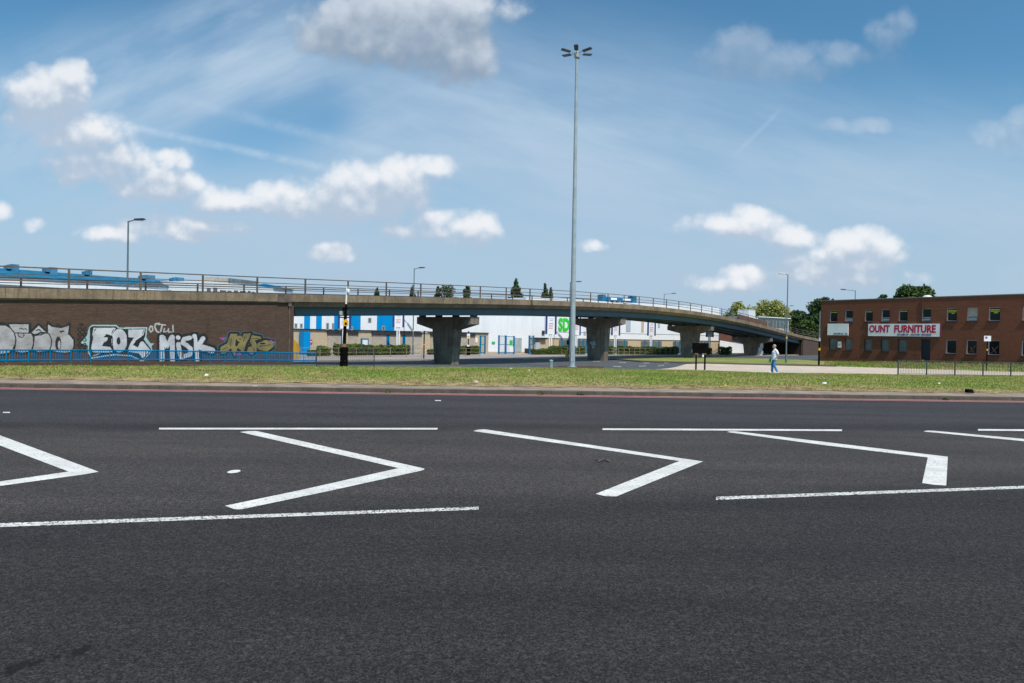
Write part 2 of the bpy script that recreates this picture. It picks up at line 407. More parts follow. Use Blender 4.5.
MT['turf'] = mat_grass('turf', False); MT['blades'] = mat_grass('grass blades', True)

# ------------------------------------------------------------------ sky, sun
SUN_EL, SUN_AZ = R(57), math.atan2(.42, -.9)       # azimuth measured from +Y towards +X
def build_sky():
    w = bpy.data.worlds.new('World'); scene.world = w; w.use_nodes = True
    t = NT(w.node_tree); w.node_tree.nodes.clear()
    out = t.node('ShaderNodeOutputWorld'); bg = t.node('ShaderNodeBackground')
    t.l.new(bg.outputs[0], out.inputs[0])
    sky = t.node('ShaderNodeTexSky', sky_type='NISHITA', sun_disc=False, sun_elevation=SUN_EL, sun_rotation=SUN_AZ,
                 air_density=1.0, dust_density=1.2, ozone_density=2.2, altitude=100)
    d = t.node('ShaderNodeTexCoord').outputs['Generated']
    X, Y, Z = t.xyz(d)
    Yc = t.math('MAXIMUM', Y, .08)
    P = t.vec(t.math('DIVIDE', X, Yc), t.math('DIVIDE', Z, Yc), 0.0)
    def uv(px, py):
        q = ray(px, py); return (q.x / q.y, q.z / q.y)
    # cumulus heaps: table of (x, y, half width, half height) in image pixels
    C = [(398,26,74,30),(450,50,38,24),(342,36,38,16),(425,8,66,18),(474,74,20,11),
         (46,96,32,22),(66,80,22,16),(28,118,16,10),(88,132,34,15),(68,140,18,10),(93,168,40,15),(128,158,22,12),(70,176,24,10),(166,184,34,12),(140,190,30,9),(222,202,28,9),
         (288,200,34,13),(262,206,22,8),(340,200,46,20),(358,180,26,15),(400,182,26,20),(386,204,40,14),(320,212,40,9),(437,167,15,9),
         (436,218,26,10),(408,230,24,8),(470,230,27,14),(440,236,26,7),(185,226,44,10),(160,231,34,6),(332,252,14,8),(4,212,8,7),(34,225,8,5),(115,237,22,6),(174,158,14,9),
         (748,54,30,22),(772,62,50,16),(734,46,18,13),(835,53,44,9),(888,34,18,14),(902,22,12,12),
         (738,226,38,10),(756,218,22,9),(786,238,28,10),(836,266,34,16),(862,248,30,16),(884,254,20,16),(822,258,16,10),(800,268,26,12),(745,275,18,7),(732,285,28,7),(850,278,50,9),
         (855,127,22,5),(868,123,10,4),(1010,138,28,13),(1022,120,14,9),(590,246,10,4)]
    grp = bpy.data.node_groups.new('cloud heaps', 'ShaderNodeTree')
    grp.interface.new_socket('Vector', in_out='INPUT', socket_type='NodeSocketVector')
    grp.interface.new_socket('Field', in_out='OUTPUT', socket_type='NodeSocketFloat')
    g = NT(grp); gi = grp.nodes.new('NodeGroupInput'); go = grp.nodes.new('NodeGroupOutput')
    vin = gi.outputs[0]
    wv = g.node('ShaderNodeTexNoise', i_Vector=vin); wv.inputs['Scale'].default_value = 11; wv.inputs['Detail'].default_value = 5; wv.inputs['Roughness'].default_value = .55
    off = g.vmath('MULTIPLY', g.vmath('SUBTRACT', wv.outputs['Color'], (.5, .5, .5)), (.028, .024, 0))
    q = g.vmath('ADD', vin, off)
    cur = None
    for (px, py, rx, ry) in C:
        u, v = uv(px, py); a, b = FOC / (rx * 1.26), FOC / (ry * 1.30)
        dd = g.vmath('MULTIPLY_ADD', q, (a, b, 0), (-u * a, -v * b, 0)); dd = g.vmath('DOT_PRODUCT', dd, dd, out=1)
        k = (min(rx, ry) / 20.0) ** .6
        dd = g.math('MULTIPLY_ADD', dd, k, -k)
        if cur is None: cur = dd
        else:
            x = grp.nodes.new('ShaderNodeMath'); x.operation = 'SMOOTH_MIN'
            grp.links.new(cur, x.inputs[0]); grp.links.new(dd, x.inputs[1]); x.inputs[2].default_value = .7
            cur = x.outputs[0]
    cur = g.math('MINIMUM', cur, 3.0)
    def lobes(scale, amp, c):
        vo = g.node('ShaderNodeTexVoronoi', feature='F1', i_Vector=q, i_Scale=scale)
        return g.math('MULTIPLY', g.math('SUBTRACT', vo.outputs['Distance'], c), amp)
    fn = g.node('ShaderNodeTexNoise', i_Vector=vin); fn.inputs['Scale'].default_value = 42; fn.inputs['Detail'].default_value = 5; fn.inputs['Roughness'].default_value = .62
    cur = g.math('ADD', cur, g.math('ADD', g.math('ADD', lobes(19, .95, .46), lobes(50, .50, .46)), g.math('MULTIPLY', g.math('SUBTRACT', fn.outputs[0], .5), .95)))
    grp.links.new(cur, go.inputs[0])
    def field(v):
        n = t.n.new('ShaderNodeGroup'); n.node_tree = grp; t.put(n.inputs[0], v); return n.outputs[0]
    F0 = field(P); F1 = field(t.vmath('ADD', P, (.004, .013, 0))); F2 = field(t.vmath('ADD', P, (.008, .040, 0)))
    v = t.xyz(P)[1]; u = t.xyz(P)[0]
    dens = t.rng(F0, .60, -.65)
    dens = t.math('MULTIPLY', dens, t.rng(F2, -2.0, -.4, .72, 1.0))       # bases melt into the air
    lit = t.rng(t.math('ADD', t.math('MULTIPLY', t.math('SUBTRACT', F1, F0), .9), t.math('MULTIPLY', t.math('SUBTRACT', F2, F0), .55)), -.35, 1.75)
    ccol = t.mix(lit, CLOUD_SHADE, CLOUD_LIT)
    high = t.math('MULTIPLY', t.rng(v, .25, .38), t.rng(u, -.58, -.40, .15, 1))
    broad = t.math('SUBTRACT', F2, F0)
    grey = t.mix(t.rng(broad, -.9, 1.6), (.235, .305, .40, 1), (.47, .54, .63, 1))
    grey = t.mix(t.math('MULTIPLY', t.rng(lit, .55, 1.0, 0, .55), t.rng(u, -.25, -.05, .35, 1)), grey, (.66, .71, .77, 1))
    ccol = t.mix(t.math('MULTIPLY', high, .9), ccol, grey)
    rightthin = t.math('MULTIPLY', t.rng(u, .05, .3), t.rng(v, .2, .3))
    op = t.math('MULTIPLY', dens, t.math('SUBTRACT', 1.0, t.math('MULTIPLY', rightthin, .68)))
    # cirrus veil: soft stretched streaks, heavier in a diagonal band and top left
    rot = t.node('ShaderNodeVectorRotate', rotation_type='Z_AXIS', i_Vector=P, i_Angle=R(14))
    ci = t.noise(t.vmath('MULTIPLY', rot, (1.2, 3.6, 1)), 1.7, 6, .52)
    rot2 = t.node('ShaderNodeVectorRotate', rotation_type='Z_AXIS', i_Vector=P, i_Angle=R(-24))
    ci2 = t.noise(t.vmath('MULTIPLY', rot2, (1.4, 3.4, 1)), 2.3, 6, .55)
    def band(p1, p2, wdt):                 # soft distance to a line through two bearings
        a = Vector(uv(*p1)); b = Vector(uv(*p2)); n_ = Vector((-(b - a).y, (b - a).x)).normalized()
        dist = t.math('ABSOLUTE', t.vmath('DOT_PRODUCT', t.vmath('SUBTRACT', P, (a.x, a.y, 0)), (n_.x, n_.y, 0), out=1))
        return t.rng(dist, wdt / FOC, 0.0), a, b
    def seg(p1, p2, w_):
        f, a, b = band(p1, p2, w_)
        L = (b - a).length; dd = (b - a).normalized()
        s = t.vmath('DOT_PRODUCT', t.vmath('SUBTRACT', P, (a.x, a.y, 0)), (dd.x, dd.y, 0), out=1)
        return t.math('MULTIPLY', f, t.math('MULTIPLY', t.rng(s, -.02, L * .15), t.rng(s, L * 1.03, L * .75)))
    veil = t.math('MULTIPLY', seg((-260, 170), (420, 30), 105), t.rng(ci2, .26, .60, .30, 1.0))
    veil = t.math('MAXIMUM', veil, t.math('MULTIPLY', seg((-160, 230), (330, -20), 75), t.rng(ci2, .34, .58, .25, 1.0)))
    veil = t.math('MAXIMUM', veil, t.math('MULTIPLY', seg((200, 80), (1350, 330), 190), t.rng(ci, .28, .60, .40, 1.0)))
    veil = t.math('MAXIMUM', veil, t.math('MULTIPLY', seg((620, 240), (1100, 90), 70), t.rng(ci2, .40, .64, .0, .45)))
    veil = t.math('MAXIMUM', veil, t.math('MULTIPLY', t.rng(v, .45, .05), t.rng(ci, .32, .62, .45, .95)))
    hole = seg((190, 158), (370, 108), 50)           # deep blue gap between the heaps
    veil = t.math('MULTIPLY', veil, t.math('SUBTRACT', 1.0, t.math('MULTIPLY', hole, .85)))
    fib = t.noise(t.vmath('MULTIPLY', rot2, (2.0, 15.0, 1)), 3.0, 6, .62); fib2 = t.noise(t.vmath('MULTIPLY', rot, (2.0, 13.0, 1)), 3.0, 6, .62)
    veil = t.math('MULTIPLY', veil, t.mix(t.rng(u, -.35, 0.0), t.rng(fib, .3, .68, .84, 1.08), t.rng(fib2, .3, .68, .86, 1.07)), clamp=True)
    trails = t.math('MAXIMUM', seg((100, 120), (380, 180), 6.5), t.math('MULTIPLY', seg((170, 98), (480, 178), 9), .55))
    trails = t.math('MAXIMUM', trails, t.math('MULTIPLY', seg((738, 152), (782, 108), 4), .4))
    trails = t.math('MULTIPLY', trails, t.rng(t.noise(P, 30, 5, .65), .3, .62, .2, .75))
    # hazy lower sky
    skyc = t.mix(1.0, sky.outputs[0], (.655, 1.12, 1.20, 1), 'MULTIPLY')
    S = SKY_STRENGTH
    lift = lambda c: tuple(x / S for x in c[:3]) + (1,)
    c = t.mix(t.math('MULTIPLY', veil, .84), skyc, lift((.45, .575, .71)))
    c = t.mix(t.math('MULTIPLY', trails, .5), c, lift((.62, .73, .83)))
    haze = t.rng(v, .40, .0, 0, .85)
    c = t.mix(haze, c, lift((.385, .50, .635)))
    cl = t.vmath('SCALE', ccol); cl.node.inputs['Scale'].default_value = 1 / S
    front = t.rng(Y, .1, .2)
    lowfade = t.rng(v, .0, .06)
    opf = t.math('MULTIPLY', t.math('MULTIPLY', op, front), lowfade)
    c = t.mix(t.math('MULTIPLY', opf, .95), c, cl)
    t.put(bg.inputs[0], c); bg.inputs[1].default_value = S
    w.cycles.sampling_method = 'MANUAL'; w.cycles.sample_map_resolution = 512
SKY_STRENGTH = .10; CLOUD_SHADE = (.42, .51, .63, 1); CLOUD_LIT = (.80, .82, .85, 1)
build_sky()
sd = bpy.data.lights.new('sun', 'SUN'); sun = bpy.data.objects.new('sun', sd); COL.objects.link(sun)
sd.energy = 3.9; sd.angle = R(.53); sd.color = (1, .93, .83)
sdir = Vector((math.sin(SUN_AZ) * math.cos(SUN_EL), math.cos(SUN_AZ) * math.cos(SUN_EL), math.sin(SUN_EL)))
sun.rotation_euler = sdir.to_track_quat('Z', 'Y').to_euler(); sun.location = (0, 0, 60)
scene.view_settings.view_transform = 'Standard'; scene.view_settings.look = 'None'
scene.view_settings.exposure = .14; scene.view_settings.gamma = 1; scene.view_settings.use_curve_mapping = False
scene.render.engine = 'CYCLES'; scene.cycles.max_bounces = 6; scene.cycles.use_denoising = True
# ------------------------------------------------------------------ land, roads, markings
def struct(o): return tag(o, kind='structure')
def kerbline(x): return 23.0 + .070 * x                # foot of the kerb
LIM = 160.0
def kb(x, off): return (x, kerbline(x) + off)
# ground reaching the horizon
g = MB(); ys = [-3000, -60, 20, 30] + [30 + i * 1.0 for i in range(1, 38)] + [90, 130, 250, 600, 2000, 6000]
rows = [[(x, y, min(-.06, H(y) - .05)) for x in (-5000, -400, 0, 400, 5000)] for y in ys]
g.sweep(rows, closed=False)
struct(g.build('ground', MT['ground']))
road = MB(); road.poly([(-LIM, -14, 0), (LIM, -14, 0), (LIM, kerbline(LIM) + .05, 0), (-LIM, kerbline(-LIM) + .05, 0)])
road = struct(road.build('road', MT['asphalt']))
def mark(name, pts, mat=None, z=.004, label=None):
    m = MB(); m.poly([tuple(G0(px, py)[:2]) + (z,) for px, py in pts])
    o = m.build(name, mat or MT['paint'], road)
    if label: o['label'] = label
    return o
mark('chevron_marking', [(-15,430),(98.7,472),(85,474.5),(0,486.2),(-150,506.8),(-150,503.2),(0,481.7),(68.7,471.8),(0,445.7),(-41.5,430)])
mark('chevron_marking', [(240,432.2),(248,431.2),(256.2,431.1),(424.5,468.8),(424,470),(421,470.9),(330,491),(243,509.3),(238,509.8),(233.5,509.2),(225,506),(232,504.6),(300,490.5),(398.7,468.3)])
mark('chevron_marking', [(473,431.2),(478,429.8),(485,429.5),(703,461.6),(616.2,496.7),(605,496.4),(595.7,494.1),(679.5,461.2),(578,446.2)])
mark('chevron_marking', [(726.9,432.2),(730,431.3),(734.8,431.3),(947.8,456.9),(946.2,485.8),(934,485),(922.2,483.3),(927.8,457.6),(826.6,445.6)])
mark('chevron_marking', [(923.5,431.6),(927,430.7),(934,430.9),(1170,452.4),(1190,470),(1172,470),(1150,453.6)])
def dash(a, b, w0, w1, mat=None):
    return mark('edge_line', [(a[0], a[1] - w0 / 2), (b[0], b[1] - w1 / 2), (b[0], b[1] + w1 / 2), (a[0], a[1] + w0 / 2)], mat)
dash((159, 428.8), (437.5, 428.9), 1.7, 1.7); dash((602.5, 429.3), (842, 430.4), 1.7, 1.7); dash((978, 430), (1250, 431.8), 1.7, 1.7)
dash((-260, 428.6), (-12, 428.8), 1.7, 1.7)
dash((-420, 540.4), (478.6, 508.5), 4.6, 2.9, MT['paint_worn']); dash((716, 498.6), (1130, 483.5), 3.2, 2.4, MT['paint_worn'])
dash((3, 412.5), (10, 412.6), 1.0, 1.0); dash((435, 400.6), (441, 400.7), .8, .8)
bl = G0(234, 471.7); m = MB(); m.poly([(bl.x + .082*math.cos(a*.5236)*(1+.08*math.sin(3*a)), bl.y + .12*math.sin(a*.5236), .004) for a in range(12)])
m.build('paint_spot', MT['paint'], road)
for o0, o1 in ((-.62, -.47), (-.30, -.15)):              # double red lines in front of the kerb
    m = MB(); m.poly([kb(-LIM, o0) + (.004,), kb(LIM, o0) + (.004,), kb(LIM, o1) + (.004,), kb(-LIM, o1) + (.004,)]); m.build('red_line', MT['redpaint'], road)
gut = sheet('gutter', [kb(-LIM, -.12), kb(LIM, -.12), kb(LIM, .02), kb(-LIM, .02)], lambda x, y: .003, MT['kerbtop'], parent=road)
# kerb stones: one long kerb with joints, then the paved strip behind it
k = MB(); x = -70.0
while x < 90:
    w = .915; a = Vector(kb(x, 0) + (0,)); b = Vector(kb(x + w - .008, 0) + (0,)); j = random.uniform(-.006, .006)
    prof = [(.0 + j, -.02), (.02 + j, .115), (.045 + j, .135 + j * .5), (.15, .137 + j * .5), (.15, -.02)]
    k.sweep([[(a.x, a.y + o, z) for o, z in prof], [(b.x, b.y + o, z) for o, z in prof]]); x += w
struct(k.build('kerb', MT['kerb']))
struct(sheet('kerbside_strip', [kb(-LIM, .15), kb(LIM, .15), kb(LIM, 2.0), kb(-LIM, 2.0)], lambda x, y: max(.128, H(y)) if y < 30 else .128, MT['kerbtop']))
# grass verge
edge_px = [(0,366),(150,366.2),(293,366.6),(420,367.4),(550,368.2),(600,369),(653,369.9),(700,370.8),(770,373.2),(860,374.3),(898,375),(1024,376)]
E = [G(px, py) for px, py in edge_px]; E2 = [(p.x, p.y) for p in E]
rag = random.Random(3); front = []; x_ = -LIM
while x_ < LIM:
    front.append(kb(x_, 1.75 + rag.uniform(-.28, .22) + .14 * math.sin(x_ * .7) + .1 * math.sin(x_ * 2.3))); x_ += rag.uniform(.25, .8) if abs(x_) < 45 else 8
verge_pts = front + [kb(LIM, 1.75), (LIM, 62), (60, 57)] + E2[::-1] + [(-30, 29), (-60, 24), (-LIM, 20)]
zv = lambda x, y: H(y) + .012
struct(sheet('verge', verge_pts, zv, MT['turf']))
# side road, pavements, path, island, lawn
def px2(l, off=0): return [tuple(G(px, py, off)[:2]) for px, py in l]
struct(sheet('side_road', [(-60, 38), (0, 36), (20, 38), (60, 45), (140, 60), (140, 170), (60, 150), (-10, 95), (-45, 62)], lambda x, y: H(y) - .012, MT['sideroad']))
fp_front = px2([(250,361.6),(360,360.7),(435,360.5),(550,359.5)]) + px2([(600,357.6),(640,356.6),(720,356.2),(770,356.0)])
fp = fp_front + [(75, 150), (40, 150), (-10, 118), (-45, 80), (-48, 62)]
struct(sheet('far_pavement', fp, lambda x, y: H(y) + .11, MT['pave'], skirt=.2))
struct(sheet('path', px2([(652,369.9),(686,364.4),(704,363.7),(830,366.6),(930,369.4),(1024,372.2),(1120,375),(1120,379),(1024,375.8),(898,374.8),(770,373),(700,370.6)]),
      lambda x, y: H(y) + .03, MT['path'], skirt=.1))
isl = sheet('island', px2([(612,359.2),(660,358.4),(760,359.2),(835,361.5),(835,365.6),(760,364.3),(700,362.8),(640,361.2)]), lambda x, y: H(y) + .10, MT['turf'], skirt=.25); struct(isl)
isk = sheet('island_kerb', px2([(610,359.4),(612,359.0),(640,361.2),(700,362.9),(760,364.5),(836,365.9),(836,367),(760,365.4),(700,363.8),(640,362.0)]), lambda x, y: H(y) + .085, MT['kerb'], skirt=.25); struct(isk)
struct(sheet('soil_bed', px2([(548,367.6),(560,366.4),(590,366.1),(604,367.2),(600,368.6),(575,369.3),(552,368.9)]), lambda x, y: H(y) + .03, MT['soil'], skirt=.05))
sr = [o for o in COL.objects if o.name == 'side_road'][0]
for (a, b, t_) in (((610,366.3),(621,366.7),.8),((616,362.5),(626,362.7),.6),((636,366.4),(646,366.0),.8),((640,363.2),(650,363.0),.6),((662,363.1),(670,362.9),.6),((655,366.2),(664,365.4),.7),((590,361.4),(600,361.5),.5)):
    t_ *= .55; a = (a[0]*.7+b[0]*.3, a[1]*.7+b[1]*.3); pts = [(a[0], a[1]-t_/2), (b[0], b[1]-t_/2), (b[0], b[1]+t_/2), (a[0], a[1]+t_/2)]
    m = MB(); m.poly([(p.x, p.y, H(p.y) - .004) for p in (G(px, py, -.012) for px, py in pts)]); m.build('lane_dash', MT['paint_worn'], sr)

# grass blades on the verge
def inside(pts, x, y):
    c = np.zeros(len(x), bool); n = len(pts)
    for i in range(n):
        x1, y1 = pts[i]; x2, y2 = pts[(i + 1) % n]
        k_ = ((y1 > y) != (y2 > y)) & (x < (x2 - x1) * (y - y1) / (y2 - y1 + 1e-12) + x1); c ^= k_
    return c
def blades(name, polys, n, hs, zoff, label):
    X = []; Y = []
    for pts, cnt in polys:
        pa = np.array(pts); x = rng.uniform(max(-36, pa[:,0].min()), min(46, pa[:,0].max()), cnt); y = rng.uniform(pa[:,1].min(), min(75, pa[:,1].max()), cnt)
        k_ = inside(pts, x, y) & (np.abs(x) < .9 * y + 6)
        X.append(x[k_]); Y.append(y[k_])
    X = np.concatenate(X); Y = np.concatenate(Y); N = len(X)
    Z = .13 - .85 * np.clip((Y-30)/36, 0, 1)**2 * (3 - 2*np.clip((Y-30)/36, 0, 1)) + zoff
    patch = .65 + .7 * np.abs(np.sin(X * .9 + np.sin(Y * 1.7) * 2) * np.cos(Y * 1.3 + X * .35)); near = np.clip((Y - kerbline(X) - 1.4) / 3.0, .45, 1)
    h = hs * rng.uniform(.5, 1.25, N) * patch * near; w = rng.uniform(.018, .04, N); a = rng.uniform(0, math.pi, N)
    lx = rng.normal(0, .35, N) * h; ly = rng.normal(0, .35, N) * h
    V = np.zeros((N, 3, 3)); dx = np.cos(a) * w; dy = np.sin(a) * w * .5
    V[:,0] = np.stack([X - dx, Y - dy, Z], 1); V[:,1] = np.stack([X + dx, Y + dy, Z], 1); V[:,2] = np.stack([X + lx, Y + ly, Z + h], 1)
    me = bpy.data.meshes.new(name); me.vertices.add(N * 3); me.vertices.foreach_set('co', V.ravel())
    me.loops.add(N * 3); me.loops.foreach_set('vertex_index', np.arange(N * 3, dtype=np.int32))
    me.polygons.add(N); me.polygons.foreach_set('loop_start', np.arange(0, N * 3, 3, dtype=np.int32))
    me.materials.append(MT['blades']); me.update(calc_edges=True); me.validate()
    o = bpy.data.objects.new(name, me); COL.objects.link(o); tag(o, label, 'grass', kind='stuff'); return o
blades('grass', [(verge_pts, 480000)], 0, .06, .01, 'short green grass of the verge, dry and straw coloured along the kerb')

# ------------------------------------------------------------------ flyover
D = Vector((2.15, 2.6, 0)); DL = D.length; dh = D / DL; nv = Vector((dh.y, -dh.x, 0))      # nv points to the camera side
jj = np.array([-1.4,3.16,6.17,8.4,11.5,15.4,18,20.4,22.4,25.5,29.4,34.3,36.6]); zz = np.array([3.73,4.35,4.72,5.0,5.34,5.6,5.68,5.64,5.44,4.92,3.98,3.05,2.5])
pc = np.polyfit(jj, zz, 5); dp = np.polyder(pc)
def zt(j):
    if j < -1.4: return np.polyval(pc, -1.4) + (j + 1.4) * np.polyval(dp, -1.4)
    if j > 36: return max(-.55, np.polyval(pc, 36) + (j - 36) * -.2)
    return float(np.polyval(pc, j))
def DP(j, off=0, z=0): return Vector((-20.9, 35.2, 0)) + D * (j - .0) - nv * off + Vector((0, 0, z))
# NB j = 0.5 sits midway between the first two posts, so post i stands at j = i - 0.5
def jpx(px, off=0):                       # j where the sight column px meets the deck line at that offset
    a = DP(0, off); d = ray(px, 335); r = d.x / d.y
    return (r * a.y - a.x) / (D.x - r * D.y)
fly = tag(empty('flyover', DP(14, 4, -.7)), 'long concrete road bridge with blue grey girders and brown railings', 'bridge')
FO = fly.location.copy()
def F(mb, name, mats, parent=None, **k):
    if parent is None:
        mb.v = [tuple(Vector(v) - FO) for v in mb.v]; return mb.build(name, mats, fly, **k)
    mb.v = [tuple(Vector(v) - FO) for v in mb.v]; return mb.build(name, mats, parent, **k)
W = 8.0
JS = [-3.6] + [j * .5 for j in range(-7, 90)]
def ring(j, prof): return [DP(j, o, zt(j) + z) for o, z in prof]
prof = [(0,0),(0,-.48),(.10,-.50),(.32,-.80),(7.68,-.80),(7.90,-.50),(8,-.48),(8,0),(7.55,0),(7.55,-.14),(.45,-.14),(.45,0)]
mb = MB().sweep([ring(j, prof) for j in JS])
deck = F(mb, 'deck', MT['fascia'])
mb = MB().sweep([ring(j, [(.452,-.134),(7.548,-.134),(7.548,-.137),(.452,-.137)]) for j in JS]); F(mb, 'road_surface', MT['deckroad'], deck)
for o in (.85, 2.95, 5.05, 7.15):
    js = [3.4 + i * .5 for i in range(64)]
    gp = [(o-.07,-.801),(o-.07,-1.36),(o-.22,-1.365),(o-.22,-1.41),(o+.22,-1.41),(o+.22,-1.365),(o+.07,-1.36),(o+.07,-.801)]
    F(MB().sweep([ring(j, gp) for j in js]), 'girder', MT['girder'])
# expansion joint cover on the parapet above the end of the brick wall
mb = MB(); j0 = jpx(283); mb.sweep([[DP(j, o, zt(j) + z) for o, z in ((-.02,.02),(-.02,-.52),(.0,-.52),(.0,.02))] for j in (j0-.12, j0+.16)]); F(mb, 'joint_cover', MT['rail'])
def railing(off, h, mat, j0_, j1_, name='railing', step=1, rails=((1.0,.03),(.66,.022),(.36,.032)), pw=.045):
    r = MB()
    for fz, th in rails:
        js = [j0_ + i * .5 for i in range(int((j1_ - j0_) * 2) + 1)]
        r.sweep([[DP(j, off + a, zt(j) + fz * h + b) for a, b in ((-th*.6,-th),(th*.6,-th),(th*.6,th),(-th*.6,th))] for j in js])
    ro = F(r, name, mat)
    i = math.ceil(j0_ + .5)
    while i - .5 <= j1_:
        j = i - .5; p = MB(); c = DP(j, off); z = zt(j)
        e = dh * pw; f = nv * pw * .8
        p.prism([c - e - f + Vector((0,0,z-.02)), c + e - f + Vector((0,0,z-.02)), c + e + f + Vector((0,0,z-.02)), c - e + f + Vector((0,0,z-.02))], (0, 0, h + .05))
        p.prism([c - e*2 - f*2 + Vector((0,0,z)), c + e*2 - f*2 + Vector((0,0,z)), c + e*2 + f*2 + Vector((0,0,z)), c - e*2 + f*2 + Vector((0,0,z))], (0, 0, .02))
        F(p, 'post', mat, ro); i += step
    return ro
railing(.15, 1.0, MT['rail'], -3.5, 43)
railing(7.8, .85, MT['dark_rail'], -3.5, 43)
# piers
for (j, zc) in ((8.5, 3.36), (15.76, 3.95), (22.96, 3.74), (30.1, 2.56)):
    zc = zt(j) - 1.41 - .14
    c = DP(j, 4); zb = H(c.y) - .1
    def loc(a, b, z): return c + nv * a + dh * b + Vector((0, 0, z))      # a along the cap (towards the camera side), b along the road
    p = MB(); zs = zc - 1.05
    top = [loc(a, b, zs) for a, b in ((-1.35,-.48),(1.35,-.48),(1.35,.48),(-1.35,.48))]; bot = [loc(a, b, zb) for a, b in ((-1.08,-.44),(1.08,-.44),(1.08,.44),(-1.08,.44))]
    p.sweep([bot, top]); st = F(p, 'pier', MT['pier'])
    q = MB(); L = 3.3; o_ = [(-L,zc),(-L,zc-.62),(-1.35,zc-1.08),(1.35,zc-1.08),(L,zc-.62),(L,zc)]
    q.prism([loc(a, -.55, z) for a, z in o_], dh * 1.1); F(q, 'pier_cap', MT['pier'], st)
    for a in (3.15, 1.05, -1.05, -3.15):
        b = MB(); b.prism([loc(a-.2,-.25,zc), loc(a+.2,-.25,zc), loc(a+.2,.25,zc), loc(a-.2,.25,zc)], (0,0,.16)); F(b, 'bearing', MT['dark_metal'], st)
    if abs(j - 15.76) < .1:
        b = MB(); pp = plane_hit(592.5, 344.5, loc(0,-.50,0), dh); 
        for dx_, dz_ in ((0,0),(.28,.05),(.12,-.3),(-.2,.2),(.2,.25)): b.poly([loc(0,0,0) + (pp - loc(0,0,0)) - dh*.01 + nv*(dx_+u_*.16) + Vector((0,0,dz_+v_*.14)) - dh*random.uniform(0,.004) for u_, v_ in ((-1,-1),(1,-.8),(.9,1),(-.8,.9))])
        F(b, 'poster', MT['bluegrey_frame'], st)
# right hand abutment and wing wall
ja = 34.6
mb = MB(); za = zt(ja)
mb.prism([DP(ja, .52, -1.2), DP(ja, 7.9, -1.2), DP(ja, 7.9, za-.80), DP(ja, .52, za-.80)], dh*.6); F(mb, 'abutment', MT['abut_shade']); mb = MB()  # inner face carries the deck's shade in its colour
rings = [[DP(j, .12, -1.2), DP(j, .12, zt(j)-.6), DP(j, .5, zt(j)-.6), DP(j, .5, -1.2)] for j in np.arange(ja-.02, 47, 1.0)]
mb.sweep(rings); F(mb, 'wing_wall', MT['abutbrick'])

# brick retaining wall under the left part of the deck
wj0, wj1 = -3.5, 3.26
WO = DP(wj0, .14); wrz = math.atan2(dh.y, dh.x)
wall = tag(empty('retaining_wall', (WO.x, WO.y, 0), wrz), 'long dark brown brick wall with graffiti below the bridge parapet', 'wall')
m = MB(); N = 14
Lw = (wj1 - wj0) * DL
rings = []
for i in range(N + 1):
    s = Lw * i / N; j = wj0 + (wj1 - wj0) * i / N; t_ = zt(j) - .52
    rings.append([(s, 0, -.6), (s, 0, t_), (s, .45, t_), (s, .45, -.6)])
m.sweep(rings); m.box(Lw-.45, Lw, .45, 7.7, -.9, zt(wj1)-.81); m.box(0, .45, .45, 7.86, -.6, zt(wj0)-.81); m.sweep([[(x_, y_+.0, z_) for (x_, y_, z_) in ((r[0][0], 7.45, -.9), (r[0][0], 7.45, r[1][2]-.3), (r[0][0], 7.86, r[1][2]-.3), (r[0][0], 7.86, -.9))] for r in rings[1:-1]]); m.build('wall_face', MT['wallbrick'], wall)
def wl(px, py):                            # sight line -> wall coordinates
    p = plane_hit(px, py, WO, nv); return ((p - WO).dot(dh), p.z)
s0, z0_ = wl(288.6, 350)
pipe = MB(); pipe.tube((s0, -.05, 0), (s0, -.05, 3.72), .04, .04, 8); pipe.box(s0-.12, s0+.10, -.12, -.002, 3.55, 3.75); pipe.build('drainpipe', MT['rail'], wall)

